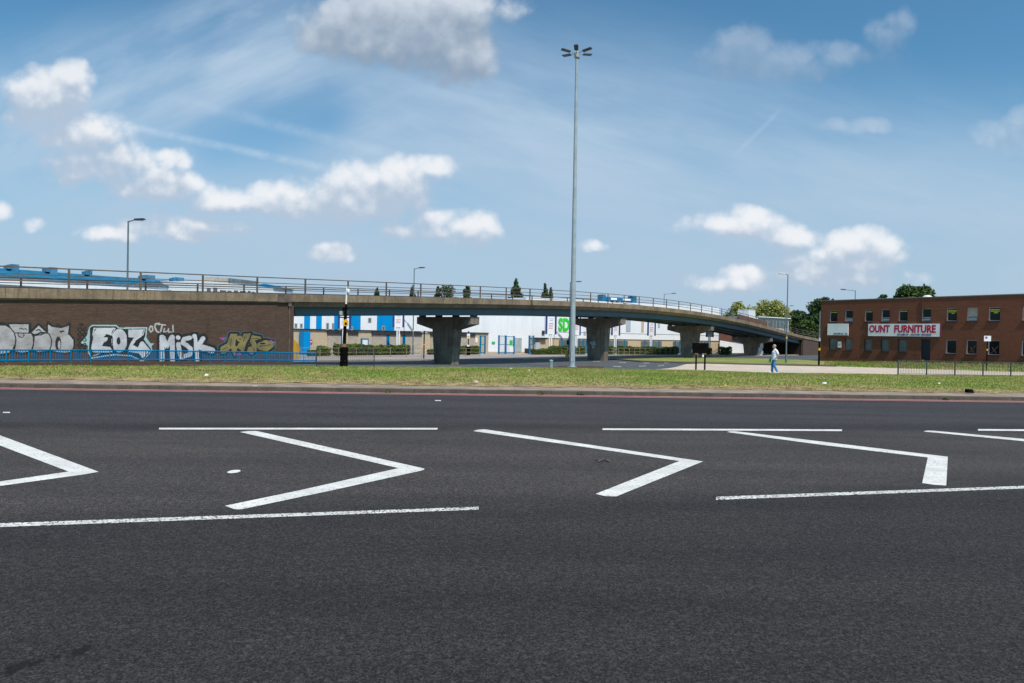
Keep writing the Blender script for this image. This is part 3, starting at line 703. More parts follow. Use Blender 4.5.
# graffiti: painted cell by cell like spray on the courses, one sheet per piece
def seg_d(P_, a, b):
    a = np.array(a, float); b = np.array(b, float); ab = b - a; t_ = np.clip(((P_ - a) @ ab) / max(1e-9, ab @ ab), 0, 1)
    return np.linalg.norm(P_ - (a + t_[:, None] * ab), axis=1)
def graffiti(org, scale, ops, mats, box, label=None):
    cell = .30
    x0, y0, x1, y1 = [org[i % 2] + v / scale for i, v in enumerate(box)]
    nx, ny = int((x1 - x0) / cell), int((y1 - y0) / cell)
    gx, gy = np.meshgrid(x0 + (np.arange(nx) + .5) * cell, y0 + (np.arange(ny) + .5) * cell)
    P_ = np.stack([gx.ravel(), gy.ravel()], 1); idx = -np.ones(len(P_), int)
    jit = rng.normal(0, .16, P_.shape); Q = P_ + jit * .6
    for kind, mi, pts, wd in ops:
        T = [(org[0] + p[0] / scale, org[1] + p[1] / scale) for p in pts]
        if kind == 'p':
            k_ = inside(T, Q[:,0], Q[:,1])
            if wd:
                for a, b in zip(T, T[1:] + T[:1]): k_ |= seg_d(Q, a, b) < wd / scale / 2
        elif kind == 's':
            k_ = np.zeros(len(P_), bool)
            for a, b in zip(T, T[1:]): k_ |= seg_d(Q, a, b) < wd / scale / 2
        elif kind == 'o':
            k_ = np.zeros(len(P_), bool)
            for a, b in zip(T, T[1:] + T[:1]): k_ |= seg_d(Q, a, b) < wd / scale / 2
        elif kind == 'e':
            c_, r_ = T[0], (pts[1][0] / scale, pts[1][1] / scale); k_ = ((Q[:,0]-c_[0])/r_[0])**2 + ((Q[:,1]-c_[1])/r_[1])**2 < 1
        idx[k_] = mi
    idx = idx.reshape(ny, nx); mbg = MB()
    for r in range(ny):
        c = 0
        while c < nx:
            v = idx[r, c]; e = c
            while e < nx and idx[r, e] == v: e += 1
            if v >= 0:
                a, b = x0 + c * cell, x0 + e * cell; t_, u_ = y0 + r * cell, y0 + (r + 1) * cell
                q = [wl(a, u_), wl(b, u_), wl(b, t_), wl(a, t_)]
                mbg.poly([(s_, -.004, zz_) for s_, zz_ in q], int(v))
            c = e
    o = mbg.build('graffiti', mats, wall)
    if label: o['label'] = label
    return o
def paint(name, col, col2, thin):
    m, t, b = newmat(name)
    co = t.node('ShaderNodeTexCoord').outputs['Object']; X, Y, Z = t.xyz(co)
    n = t.noise(t.vec(t.math('MULTIPLY', X, 3), t.math('MULTIPLY', Z, 12), 0), 1.0, 4, .7); n2 = t.noise(co, 1.3, 4)
    c = t.mix(t.rng(n2, .35, .65), col, col2)
    c = t.mix(t.rng(n, .5, .75, 0, thin), c, (.09, .065, .055, 1))
    t.put(b.inputs['Base Color'], c); b.inputs['Roughness'].default_value = .6; return m
silver = paint('silver spray paint', (.64, .64, .66, 1), (.46, .45, .47, 1), .35)
silver2 = paint('worn silver spray paint', (.48, .46, .47, 1), (.32, .29, .29, 1), .55)
blk = paint('black spray paint', (.012, .012, .013, 1), (.02, .018, .018, 1), .2)
cyan = paint('pale cyan spray paint', (.40, .56, .58, 1), (.34, .48, .50, 1), .3)
gold = paint('gold spray paint', (.27, .215, .075, 1), (.17, .135, .055, 1), .5)
teal = paint('teal spray paint', (.03, .15, .17, 1), (.04, .11, .12, 1), .6)
pink = paint('magenta spray paint', (.50, .06, .38, 1), (.42, .05, .32, 1), .2)
ww = paint('white spray paint', (.50, .49, .50, 1), (.40, .39, .40, 1), .5)
A = (0, 310); sc_ = 10.51
blob1 = [(-130,330),(-110,230),(-50,170),(0,157),(60,160),(110,190),(150,240),(165,300),(160,360),(130,420),(90,455),(0,465),(-80,440)]
body2 = [(150,240),(330,245),(350,290),(352,350),(335,410),(300,440),(230,452),(150,435),(163,360),(168,300)]
bar2 = [(95,150),(300,150),(300,238),(140,238)]
tri3 = [(322,240),(405,155),(497,240),(430,235),(365,262)]; body3 = [(360,262),(440,240),(510,245),(540,300),(540,370),(515,430),(400,447),(340,420),(355,350)]
sh4 = [(505,150),(505,240),(535,290),(545,340),(530,425),(600,440),(680,450),(740,440),(770,390),(772,320),(735,270),(712,255),(725,165),(650,190),(580,185),(540,175)]
ops = [('p',0,x,36) for x in (blob1, body2, bar2, tri3, body3, sh4)] + [('s',0,[(-10,140),(50,140)],26),('s',0,[(310,150),(312,240)],34),('s',0,[(725,150),(712,265)],40),('s',0,[(700,255),(770,310)],30),('s',0,[(500,130),(540,165)],24),('s',0,[(600,150),(660,185)],18)]
ops += [('p',1,x,0) for x in (blob1, body2, bar2, tri3, body3, sh4)] + [('o',0,blob1,11),('o',0,body2,10),('o',0,body3,11),('o',0,tri3,12)]
ops += [('e',0,[(612,355),(32,76)],0),('e',1,[(622,365),(14,45)],0)]
ops += [('s',0,[(205,200),(225,190),(245,205),(265,195),(280,205)],9),('s',0,[(185,245),(200,280),(235,290),(255,265),(240,240)],9),('s',0,[(380,215),(410,205),(430,222)],12),('s',0,[(370,268),(400,262),(430,262),(470,240)],14),('s',0,[(630,225),(670,225)],12),('s',0,[(640,240),(660,210)],9)]
graffiti(A, sc_, ops, [blk, silver2], (-150, 120, 800, 480), 'worn silver letters with thick black outlines at the far left')
scr = []
for i in range(5):
    cy_ = 200 + i * 55
    for k_ in range(2): scr.append(('o', 0, [(815+k_*50, cy_), (845+k_*50, cy_-18), (862+k_*46, cy_+8), (835+k_*50, cy_+22)], 12))
scr.append(('o', 0, [(835,150),(860,140),(880,155),(860,168)], 11))
graffiti(A, sc_, scr, [blk], (790, 120, 920, 450), 'small column of black scribbled tags')
Bo = (75, 310)
outer = [(150,185),(180,160),(430,160),(460,185),(510,192),(530,183),(755,185),(750,245),(745,290),(790,355),(825,355),(800,378),(808,420),(710,545),(600,485),(420,472),(170,508),(135,430),(140,370),(65,345),(130,270)]
inner = [(160,190),(185,173),(430,175),(455,198),(520,204),(740,198),(735,270),(718,310),(795,410),(780,440),(710,528),(590,470),(400,458),(180,492),(148,430),(160,300)]
e_ = [(195,187),(428,187),(388,268),(330,252),(300,285),(345,290),(338,320),(300,345),(282,378),(372,390),(398,440),(350,446),(190,446),(170,400),(192,290),(182,255)]
z_ = [(560,205),(735,203),(720,262),(640,320),(610,368),(660,395),(690,332),(715,330),(790,420),(712,512),(670,455),(565,440),(560,400),(590,335),(620,292),(562,285)]
ops = [('p',2,outer,8),('p',0,inner,8),('p',1,e_,0),('e',1,[(466,322),(82,124)],0),('p',1,z_,0),('e',0,[(457,325),(20,40)],0),('s',0,[(545,215),(552,430)],10),('s',0,[(392,280),(400,440)],9),('s',0,[(385,250),(405,205)],8),('s',0,[(710,250),(722,212)],7),('s',0,[(205,215),(220,200)],10),('s',1,[(190,480),(250,462)],10)]
graffiti(Bo, sc_, ops, [blk, silver, cyan], (50, 140, 850, 560), 'silver EOZ letters on black with a pale cyan edge')
C_ = (145, 310)
ops = [('o',0,[(58,170),(42,205),(62,232),(84,212),(74,172)],15),('s',0,[(150,140),(112,145),(100,175),(122,225),(155,238)],16),('s',0,[(135,150),(215,158)],14),('s',0,[(182,155),(160,240)],15),('s',0,[(205,195),(195,232),(235,222),(246,198),(250,236),(296,232),(292,160)],14)]
graffiti(C_, sc_, ops, [ww], (20, 115, 320, 260), 'thin white scrawled tag above the silver letters')
st_ = [([(178,285),(178,522)],52),([(195,290),(228,388),(275,290)],42),([(285,285),(290,525)],52),([(350,360),(362,430),(378,500)],48),([(345,288),(350,292)],44),
       ([(470,292),(412,305),(395,345),(440,372),(482,410),(470,470),(412,485)],46),([(520,275),(535,400),(550,520)],48),([(610,300),(562,372)],48),([(570,385),(640,405),(705,425)],62)]
ops = [('s',0,p_,w_+56) for p_, w_ in st_] + [('s',0,[(300,330),(560,330)],90),('s',1,[(180,300),(180,380)],1)]
ops += [('s',1,p_,w_) for p_, w_ in st_] + [('s',0,[(230,400),(232,520)],14),('s',0,[(320,300),(322,520)],12),('s',0,[(395,405),(395,500)],10),('s',0,[(505,300),(512,500)],12)]
graffiti(C_, sc_, ops, [blk, silver], (110, 230, 780, 570), 'silver MISK letters with black outlines')
Do = (210, 310)
gp_ = [[(105,440),(110,390),(180,350),(215,250),(290,250),(270,320),(265,370),(290,400),(260,490),(235,440),(220,400),(160,460),(120,460)],
       [(300,350),(340,310),(350,250),(430,245),(410,300),(380,350),(350,450),(320,420),(280,390)],
       [(440,265),(530,280),(540,300),(470,320),(490,360),(490,430),(440,470),(390,440),(400,390),(440,380),(420,330)],
       [(500,350),(580,315),(660,330),(665,390),(600,435),(520,420),(490,390)]]
ops = [('p',2,x,62) for x in gp_] + [('p',0,x,44) for x in gp_] + [('e',0,[(310,300),(46,46)],0)]
ops += [('p',3,[(100,295),(165,288),(150,322)],6),('p',3,[(630,315),(688,342),(650,345)],6),('p',2,[(150,300),(190,290),(155,345)],4),('p',2,[(648,350),(686,345),(680,395)],4)]
ops += [('p',1,x,0) for x in gp_] + [('e',1,[(310,300),(32,32)],0),('s',3,[(280,468),(320,466)],12)]
ops += [('s',0,[(225,300),(215,380)],7),('s',2,[(250,300),(230,370)],6),('s',0,[(450,300),(520,296)],6),('s',0,[(450,400),(470,430)],6),('s',0,[(520,380),(640,365)],7),('s',0,[(130,420),(180,390)],6),('s',0,[(350,330),(372,270)],6),('e',0,[(555,352),(30,9)],0),('s',0,[(300,300),(322,310)],6)]
graffiti(Do, sc_, ops, [blk, gold, teal, pink], (70, 220, 710, 520), 'dull gold tangled letters with teal and magenta edges')

# blue guard railing on its low brick plinth in front of the wall
def wline(p0, p1): 
    a = Vector(p0); b = Vector(p1); return a, (b - a).normalized(), (b - a).length
def guard_rail(name, a, b, zf, h, gap, mat, label, cat, panel, foot=.0, bar=.007, rr=.02, pr=.022, bars=True, low=.12, group=None, midrails=()):
    """pedestrian railing from a to b (x, y); one post child per panel end"""
    a = Vector((a[0], a[1], 0)); b = Vector((b[0], b[1], 0)); d = (b - a); L = d.length; d.normalize()
    t0 = tag(empty(name, (a.x, a.y, zf(a)), 0), label, cat, group)
    O = t0.location.copy()
    n = max(1, round(L / panel)); pw = L / n; P = MB()
    pt = lambda s, z: a + d * s + Vector((0, 0, zf(a + d * s) + z)) - O
    for i in range(n):
        s0_, s1_ = i * pw + pr, (i + 1) * pw - pr
        for z in (h - rr, low) + tuple(midrails): P.tube(pt(s0_, z), pt(s1_, z), rr, rr, 6)
        if bars:
            k_ = max(2, round(pw / gap))
            for q in range(1, k_): s = s0_ + (s1_ - s0_) * q / k_; P.tube(pt(s, low), pt(s, h - rr), bar, bar, 4)
    P.build('rail_panel', mat, t0)
    for i in range(n + 1):
        p = MB(); p.tube(pt(i * pw, -foot), pt(i * pw, h), pr, pr, 8); p.build('post', mat, t0)
    return t0
ba = DP(-2.6, -.55); bb = DP(jpx(316, -.55), -.55)
zp = lambda p: -.02 + .0 * p.x
def wbase(j): return H(DP(j, -.5).y)
pl = MB(); js = np.linspace(-2.7, jpx(290, -.5), 24)
pl.sweep([[DP(j, -.42, wbase(j) - .3), DP(j, -.42, wbase(j) + .17), DP(j, -.72, wbase(j) + .17), DP(j, -.72, wbase(j) - .3)] for j in js])
po = pl.build('plinth', MT['wallbrick']); po.location = (0, 0, 0); tag(po, 'low brown brick plinth under the blue railing', 'low wall')
guard_rail('guard_railing', ba, bb, lambda p: H(p.y) + .17, .60, .115, MT['blue'], 'low bright blue railing in front of the graffiti wall', 'railing', .86, foot=.03, bar=.017, rr=.035, pr=.032, low=.09)
# ------------------------------------------------------------------ red brick furniture building
class Front:
    """a facade: origin, direction; fx/fz turn a sight line into facade coordinates"""
    def __init__(s, A, B):
        s.o = Vector((A[0], A[1], 0)); s.d = (Vector((B[0], B[1], 0)) - s.o).normalized(); s.n = Vector((s.d.y, -s.d.x, 0)); s.rz = math.atan2(s.d.y, s.d.x)
    def hit(s, px, py):
        p = plane_hit(px, py, s.o, s.n); return ((p - s.o).dot(s.d), p.z)
    def x(s, px): return s.hit(px, 340)[0]
a_ = at(820.5, 340, 90); b_ = at(1024, 340, 71.1)
zz = lambda z: 2 + (z - 2) * 1.111
FB = Front(a_, b_)
bld = tag(empty('furniture_building', (a_.x, a_.y, 0), FB.rz), 'two storey red brick furniture warehouse with small windows', 'building')
LB = FB.x(1090) + 6; TOP = zz(6.72); DEP = 16
ucols = [(829,836.8),(844.4,852.4),(864.2,872.2),(880.8,889.2),(898,907),(921.2,930.4),(946,956.4),(966.4,977),(988,999.8),(1021.6,1034),(1047,1060)]
UU = [(FB.x(a), FB.x(b)) for a, b in ucols]
ZU = (zz(4.28), zz(5.58)); ZL = (zz(.98), zz(2.36)); REV = .22
# wall built round its openings
m = MB(); xs = [0]; 
for a, b in UU: xs += [a, b]
xs.append(LB)
for i in range(len(xs) - 1):
    a, b = xs[i], xs[i + 1]
    if i % 2 == 0: bands = [(-1.1, TOP)]
    elif i // 2 == 5: bands = [(ZL[1] + .05, ZU[0]), (ZU[1], TOP)]
    else: bands = [(-1.1, ZL[0]), (ZL[1], ZU[0]), (ZU[1], TOP)]
    for z0, z1 in bands: m.box(a, b, 0, REV, z0, z1)
m.box(0, .3, REV, DEP, -1.1, TOP); m.box(LB-.3, LB, REV, DEP, -1.1, TOP); m.box(0.3, LB-.3, DEP-.3, DEP, -1.1, TOP)
m.build('wall', MT['redbrick'], bld)
rf = MB(); rf.box(.3, LB-.3, REV+.02, DEP-.3, TOP-.35, TOP-.2); rf = rf.build('roof', MT['coping'], bld)
m = MB(); m.box(-.04, LB+.04, -.05, .3, TOP+.002, TOP+.10); m.box(-.04, .3, .3, DEP, TOP+.002, TOP+.10); m.build('coping', MT['coping'], rf)
m = MB(); u = FB.x(917); m.lathe([(.55, TOP-.2), (.55, TOP+.15), (.45, TOP+.32), (.2, TOP+.42), (.01, TOP+.44)], 14, c=(u, 2.2)); m.build('roof_light', MT['white'], rf)
m = MB(); m.box(.31, LB-.31, 1.2, 1.25, -.6, TOP-.4); m.build('inner_partition', MT['door'], bld)
yel = pmat('yellow poster', (.62, .60, .05, 1), .6, .2, 5)
for i, (a, b) in enumerate(UU):
    for row, (z0, z1) in enumerate((ZU, ZL)):
        if row == 1 and i == 5: continue
        y = REV - .06; w = b - a
        fr = MB(); t_ = .055
        fr.box(a, a + t_ + .03, y-.04, y+.04, z0, z1); fr.box(b - t_, b, y-.04, y+.04, z0, z1)
        fr.box(a+t_+.03, b-t_, y-.04, y+.04, z0, z0+t_); fr.box(a+t_+.03, b-t_, y-.04, y+.04, z1-t_, z1)
        if row == 0 and i in (1, 3, 5, 7): fr.box(a+t_+.03, b-t_, y-.045, y+.03, z0+.38, z0+.46)
        wi = fr.build('window', MT['bluegrey_frame'] if row == 0 or i > 4 else MT['dark_metal'], bld)
        g_ = MB(); g_.box(a+.05, b-.05, y+.005, y+.02, z0+.05, z1-.05)
        g_.build('pane', MT['glass'] if (row == 0 or i > 5) else MT['glass_grey'], wi)
        s_ = MB(); s_.box(a-.05, b+.05, -.09, REV-.1, z0-.13, z0-.003); s_.build('sill', MT['sill'], wi)
        if row == 0 and i in (0, 2, 4, 6, 8):
            q = MB(); nrow = 2 if i > 5 else 1
            for r in range(nrow + (1 if i > 5 else 0)):
                x = a + .13; zz_ = z1 - .2 - r * .17
                while x < b - .16:
                    ww_ = random.uniform(.07, .15)
                    if r < 2 or (a + w*.35 < x < b - w*.35): q.box(x, min(x+ww_, b-.1), y-.012, y-.002, zz_-.10, zz_)
                    x += ww_ + .018
            q.build('poster', yel, wi)
        if row == 0 and i in (1, 3, 5, 7):
            q = MB(); q.box(a+.12, b-.09, y-.03, y-.012, z0+.10, z0+.30); q.build('blind', MT['bluegrey_frame'], wi)
        if row == 0 and i == 7:
            q = MB(); q.box(a+.1, b-.07, y-.006, y+.002, z0+.5, z1-.07); q.build('blind', MT['shutter'], wi)
        if row == 1 and i in (7, 8):
            q = MB(); q.prism([(a+.2,y-.004,z0+.15),(a+.3,y-.004,z0+.15),(b-.15,y-.004,z0+.95),(b-.25,y-.004,z0+.95)], (0,.003,0)); q.prism([(a+.3,y-.006,z0+.75),(a+.38,y-.006,z0+.85),(b-.3,y-.006,z0+.2),(b-.4,y-.006,z0+.15)], (0,.0015,0)); q.build('blind', MT['rust'], wi)
a, b = UU[5]
dr = MB(); dr.box(a, b, REV-.07, REV-.02, -.6, ZL[1]+.05); dr = dr.build('door', MT['door'], bld)
h_ = MB(); h_.box(a+.06, a+.32, REV-.11, REV-.072, -.12, .04); h_.build('door_plate', MT['yellow'], dr)
def text(s, x, z, size, mat, parent, y, sx=1.0, bold=0, name='lettering', w=None):
    cu = bpy.data.curves.new(name, 'FONT'); cu.body = s; cu.size = size; cu.extrude = .006; cu.offset = bold; cu.align_x = 'LEFT'
    cu.resolution_u = 3; o = bpy.data.objects.new(name, cu); COL.objects.link(o); cu.materials.append(mat)
    o.parent = parent; o.location = (x, y, z); o.rotation_euler = (R(90), 0, 0)
    if w:
        bpy.context.view_layer.update(); sx = w / max(.01, o.dimensions.x)
    bpy.context.view_layer.update()
    me = bpy.data.meshes.new_from_object(o.evaluated_get(bpy.context.evaluated_depsgraph_get())); mo = bpy.data.objects.new(name, me); COL.objects.link(mo)
    mo.parent = parent; mo.location = o.location; mo.rotation_euler = o.rotation_euler; mo.scale = (sx, 1, 1); bpy.data.objects.remove(o); return mo
u0_, u1_ = FB.x(868.6), FB.x(940.3); s_ = MB(); s_.box(u0_, u1_, -.16, -.02, zz(2.66), zz(4.0))
sb = s_.build('signboard', MT['signwhite'], bld); sb['label'] = 'long white signboard with crimson lettering'
text('OUNT', FB.x(869.6), zz(3.09), 1.19, MT['magenta_red'], sb, -.17, bold=.05, w=FB.x(890.3)-FB.x(869.6))
text('FURNITURE', FB.x(894.4), zz(3.09), 1.19, MT['magenta_red'], sb, -.17, bold=.05, w=FB.x(936)-FB.x(894.4))
text('EX-DISPLAY - FACTORY RETURNS', FB.x(898), zz(2.75), .30, MT['ink'], sb, -.17, bold=.008, w=FB.x(931.5)-FB.x(898))
s_ = MB(); s_.box(u1_+.003, u1_+.10, -.165, -.015, zz(2.65), zz(4.01)); s_.build('edge_panel', pmat('maroon edge', (.16,.02,.06,1)), sb)
u2, u3 = FB.x(827.8), FB.x(848.4); s_ = MB(); s_.box(u2, u3, -.14, -.02, zz(2.70), zz(4.04))
sb2 = s_.build('signboard', MT['signwhite'], bld); sb2['label'] = 'white signboard painted blank'
text('EX-DISPLAY - FA', FB.x(834.2), zz(2.79), .28, MT['ink'], sb2, -.15, bold=.008, w=FB.x(848)-FB.x(834.2))
s_ = MB(); s_.box(FB.x(838), FB.x(841.6), -.04, -.01, zz(1.28), zz(1.98)); nt_ = s_.build('notice', MT['white'], bld)
pp_ = MB(); pp_.tube((FB.x(921.5), -.06, zz(4.1)), (FB.x(921.5), -.06, TOP-.02), .04); pp_.build('downpipe', MT['sill'], bld)
s_ = MB(); s_.box(FB.x(838.4), FB.x(841.2), -.046, -.041, zz(1.5), zz(1.75)); s_.build('print', MT['bluegrey_frame'], nt_)
# lawn rising to the building, kerb edge and scraps along its foot
lower = [(824,366.4),(880,368.0),(930,369.4),(1024,372.2),(1090,374.1)]
lm = MB(); ring0 = []; ring1 = []
for px, py in lower:
    p = G(px, py, .03); u = FB.hit(px, 350)[0]; q = FB.o + FB.d * max(u, -.5) - FB.n * 0.1; zb = -.80 + .72 * min(1, max(0, u) / 22)
    ring0.append(p + Vector((0, 0, -.03))); ring1.append(Vector((q.x, q.y, zb)))
mid = [a.lerp(b, .5) + Vector((0, 0, .08)) for a, b in zip(ring0, ring1)]
lm.sweep([ring0, mid, ring1], closed=False); struct(lm.build('lawn', MT['turf']))
def lawn_blades():
    m_ = MB()
    for _ in range(16000):
        k_ = random.random() * (len(lower) - 1); i = int(k_); f = k_ - i; t_ = random.random() ** .8
        a = ring0[i].lerp(ring0[i+1], f); b = mid[i].lerp(mid[i+1], f); c = ring1[i].lerp(ring1[i+1], f)
        p = a.lerp(b, t_*2) if t_ < .5 else b.lerp(c, t_*2-1)
        h = random.uniform(.08, .22) * (1.5 if t_ > .85 else 1); an = random.random() * 3.14; w = .04
        m_.add([p + Vector((-math.cos(an)*w, -math.sin(an)*w, -.02)), p + Vector((math.cos(an)*w, math.sin(an)*w, -.02)), p + Vector((random.gauss(0,.05), random.gauss(0,.05), h))], [(0,1,2)])
    me = bpy.data.meshes.new('grass'); me.from_pydata(m_.v, [], m_.f); me.materials.append(MT['blades'])
    o = bpy.data.objects.new('grass', me); COL.objects.link(o); tag(o, 'longer grass on the strip below the red brick building', 'grass', kind='stuff')
lawn_blades()
pl = MB(); p = FB.o + FB.d * FB.x(872) + FB.n * .6; q = FB.o + FB.d * FB.x(889) + FB.n * .7
pl.prism([(p.x,p.y,-.52),(q.x,q.y,-.38),(q.x,q.y,-.28),(p.x,p.y,-.42)], FB.n * .25); tag(pl.build('plank', pmat('pale timber', (.42,.30,.14,1))), 'pale timber plank lying at the foot of the brick building', 'plank')

# ------------------------------------------------------------------ warehouses beyond the bridge
ga = at(170, 340, 66); gb = at(488, 340, 96)
FA = Front(ga, gb); LA = FA.x(488)
wa = tag(empty('striped_warehouse', (ga.x, ga.y, 0), FA.rz), 'warehouse clad in blue and white stripes over a buff brick base', 'building')
ZB = 2.12; ZT = 5.75
m = MB(); m.box(0, LA, 0, .3, -1, ZB); m.box(0, .3, .3, 30, -1, ZB); m.build('brick_base', MT['tanbrick'], wa)
stripes = [(170,303.2,'w'),(303.2,309.3,'b'),(309.3,315.2,'w'),(315.2,321,'b'),(321,333.2,'w'),(333.2,359.8,'b'),(359.8,376,'w'),(376,393.6,'b'),(393.6,488,'w')]
m = MB()
for a, b, c in stripes: m.box(FA.x(a), FA.x(b) if b < 488 else LA, -.12, .3, ZB + .002, ZT, 0 if c == 'w' else 1)
m.box(0, LA, .3, 30, ZB+.002, ZT-.02, 0); m.build('cladding', [MT['clad_white'], MT['clad_blue']], wa)
m = MB(); m.box(0, LA, -.16, -.125, ZB+.004, ZB+.14); m.build('drip_trim', MT['dark_metal'], wa)
for a, b in ((327.4,341.4),(348.5,357),(372,396.6),(401,420.6),(430.5,446),(459,474)):
    s_ = MB(); s_.box(FA.x(a), FA.x(b), -.06, -.01, -.55, ZB-.42); sh = s_.build('shutter', MT['shutter'], wa)
    s_ = MB(); s_.box(FA.x(a)-.1, FA.x(b)+.1, -.2, -.01, ZB-.40, ZB-.06); s_.build('shutter_box', MT['dark_metal'], sh)
for px in (342.3, 387.6, 403.6, 343.6): 
    s_ = MB(); u = FA.x(px); s_.box(u-.22, u+.22, -.10, -.005, -.5, ZB-.05); s_.build('blue_post', MT['blue'], wa)
for a, b, c, d in ((293.6,296.4,323.3,327.4),(299,301.8,323.4,327.5),(367,370.3,317.7,322.4),(325.2,328,322.8,329.8),(331,333,323,330),(337.8,340,325.8,330),(349.8,352,326.4,330.2),(381,384,326,330.4)):
    _, zt_ = FA.hit((a+b)/2, c); _, zb_ = FA.hit((a+b)/2, d); s_ = MB(); s_.box(FA.x(a), FA.x(b), -.17, -.122, zb_, zt_)
    f_ = s_.build('window', MT['grey_metal'], wa); q = MB(); q.box(FA.x(a)+.07, FA.x(b)-.07, -.18, -.171, zb_+.07, zt_-.07); q.build('pane', MT['glass_grey'], f_)
s_ = MB(); s_.box(FA.x(298.3), FA.x(305), -1.2, -.17, -.8, ZB-.2); s_.build('blue_porch', MT['clad_blue'], wa)
_, zc_ = FA.hit(310.4, 341.8); s_ = MB(); u = FA.x(310.4); s_.prism([(u+.24*math.cos(a*.3927), -.08, zc_+.24*math.sin(a*.3927)) for a in range(16)], (0, .05, 0))
ne = s_.build('no_entry_sign', MT['red'], wa); s_ = MB(); s_.box(u-.17, u+.17, -.095, -.082, zc_-.05, zc_+.05); s_.build('bar', MT['white'], ne)
s_ = MB(); s_.box(FA.x(360.6), FA.x(367.8), -.2, -.02, FA.hit(364,346)[1], FA.hit(364,338.4)[1]); pb = s_.build('poster_case', MT['blue'], wa)
s_ = MB(); s_.box(FA.x(361.6), FA.x(366.8), -.215, -.203, FA.hit(364,345)[1], FA.hit(364,339.8)[1]); s_.build('poster', MT['white'], pb)
s_ = MB(); s_.box(FA.x(475.2), FA.x(477.4), -.05, -.02, FA.hit(476,342.5)[1], FA.hit(476,337.6)[1]); s_.build('notice', MT['signwhite'], wa)
# yellow hoarding at the end of the graffiti wall
yh = MB(); p = at(291, 350, 60); q = at(297.6, 350, 62)
yh.prism([(p.x,p.y,-.7),(q.x,q.y,-.7),(q.x,q.y,.6),((p.x*.4+q.x*.6),(p.y*.4+q.y*.6),.95),(p.x,p.y,1.3)], (.1,.2,0))
yo = yh.build('hoarding_panel', MT['yellow']); tag(yo, 'yellow panel just beyond the end of the graffiti wall', 'hoarding')
wh_ = MB(); wh_.prism([(p.x+.1,p.y-.05,-.1),((p.x+q.x)/2,(p.y+q.y)/2-.08,-.2),((p.x+q.x)/2,(p.y+q.y)/2-.08,.45),(p.x+.1,p.y-.05,.8)], (.02,.03,0)); wh_.build('print', MT['white'], yo)

gc = at(488.2, 340, 96.2); gd = at(718, 340, 121)
FC = Front(gc, gd); LC = (gd - gc).length; TC = 7.55
wc = tag(empty('white_warehouse', (gc.x, gc.y, 0), FC.rz), 'tall white clad warehouse with green letters behind the bridge piers', 'building')
x45 = FC.x(544); x527 = FC.x(525); ZC = 1.66
m = MB(); m.box(x45, LC, 0, .3, -1.2, ZC); m.box(0, x45, -.05, .3, -1.2, -.42); m.build('brick_base', MT['tanbrick'], wc)
m = MB(); m.box(0, x527, 0.0, 25, -.42+.003, 6.0); m.box(x527, x45, -.003, 25, -.42+.003, TC); m.box(x45, LC, -.12, .3, ZC+.003, TC); m.box(x45, LC, .302, 25, -1, TC-.02)
m.build('cladding', MT['clad_white'], wc)
m = MB(); m.box(x45, LC, -.15, -.121, ZC+.9, ZC+.97); m.build('seam_trim', MT['grey_metal'], wc)
for a, b in ((559,574),(577,588),(604,627.5),(641,661.5),(673,684),(688,697),(700,708)):
    s_ = MB(); s_.box(FC.x(a), FC.x(b), -.08, -.01, -.6, ZC-.25); sh = s_.build('glazed_panel', MT['glass_grey'], wc)
    for k_ in (.18, .55, .86):
        s_ = MB(); u = FC.x(a) + (FC.x(b) - FC.x(a)) * k_; s_.box(u-.11, u+.11, -.14, -.085, -.6, ZC-.15); s_.build('blue_post', MT['blue'], sh)
for a, b, c, d, mt in ((625.2,629.6,320.2,331.5,'bluegrey_frame'),(640.5,642.8,322,332,'tanbrick'),(657,659,323,327.5,'bluegrey_frame'),(601,603,330,334,'grey_metal'),(541.4,544,330.6,334.2,'dark_metal'),(578,580,331.5,335,'grey_metal'),(583,585,331.5,335,'grey_metal')):
    _, zt_ = FC.hit((a+b)/2, c); _, zb_ = FC.hit((a+b)/2, d); s_ = MB(); s_.box(FC.x(a), FC.x(b), -.18, -.123, zb_, zt_); s_.build('wall_unit' if mt != 'tanbrick' else 'panel', MT[mt], wc)
zlo = FC.hit(563, 330.2)[1]; zhi = FC.hit(563, 318.2)[1]
text('SD', FC.x(557.4), zlo, (zhi - zlo) * 1.40, MT['green'], wc, -.2, bold=.10, w=FC.x(568.6) - FC.x(557.4))
for px, py, r_ in ((493.2, 342.6, .26),):
    u, z_ = FC.hit(px, py); s_ = MB(); s_.box(u-r_, u+r_, -.10, -.055, z_-.14, z_+.14); s_.build('green_notice', MT['greenplate'], wc)
s_ = MB(); s_.box(FC.x(514.6), FC.x(521.4), -.10, -.03, FC.hit(518,352)[1], FC.hit(518,337.9)[1]); s_.build('shutter', MT['grey_metal'], wc)
s_ = MB(); s_.box(FC.x(522.5), FC.x(527), -1.6, -.6, -.62, .1); tag(s_.build('bin', MT['dark_metal']), 'dark low waste bin beside the shutter of the white warehouse', 'bin'); bpy.data.objects['bin'].location = wc.location; bpy.data.objects['bin'].rotation_euler = wc.rotation_euler
# lean-to at px 530-545
s_ = MB(); s_.box(FC.x(530), x45, -.9, -.06, 1.45, 1.7, 0); s_.box(FC.x(530), x45, -.4, -.06, -1.0, 1.449, 1); s_.build('porch', [MT['dark_metal'], MT['tanbrick']], wc)
s_ = MB(); s_.box(FC.x(533.2), FC.x(538), -.62, -.41, -.8, 1.0); s_.build('door', MT['bluegrey_frame'], wc)
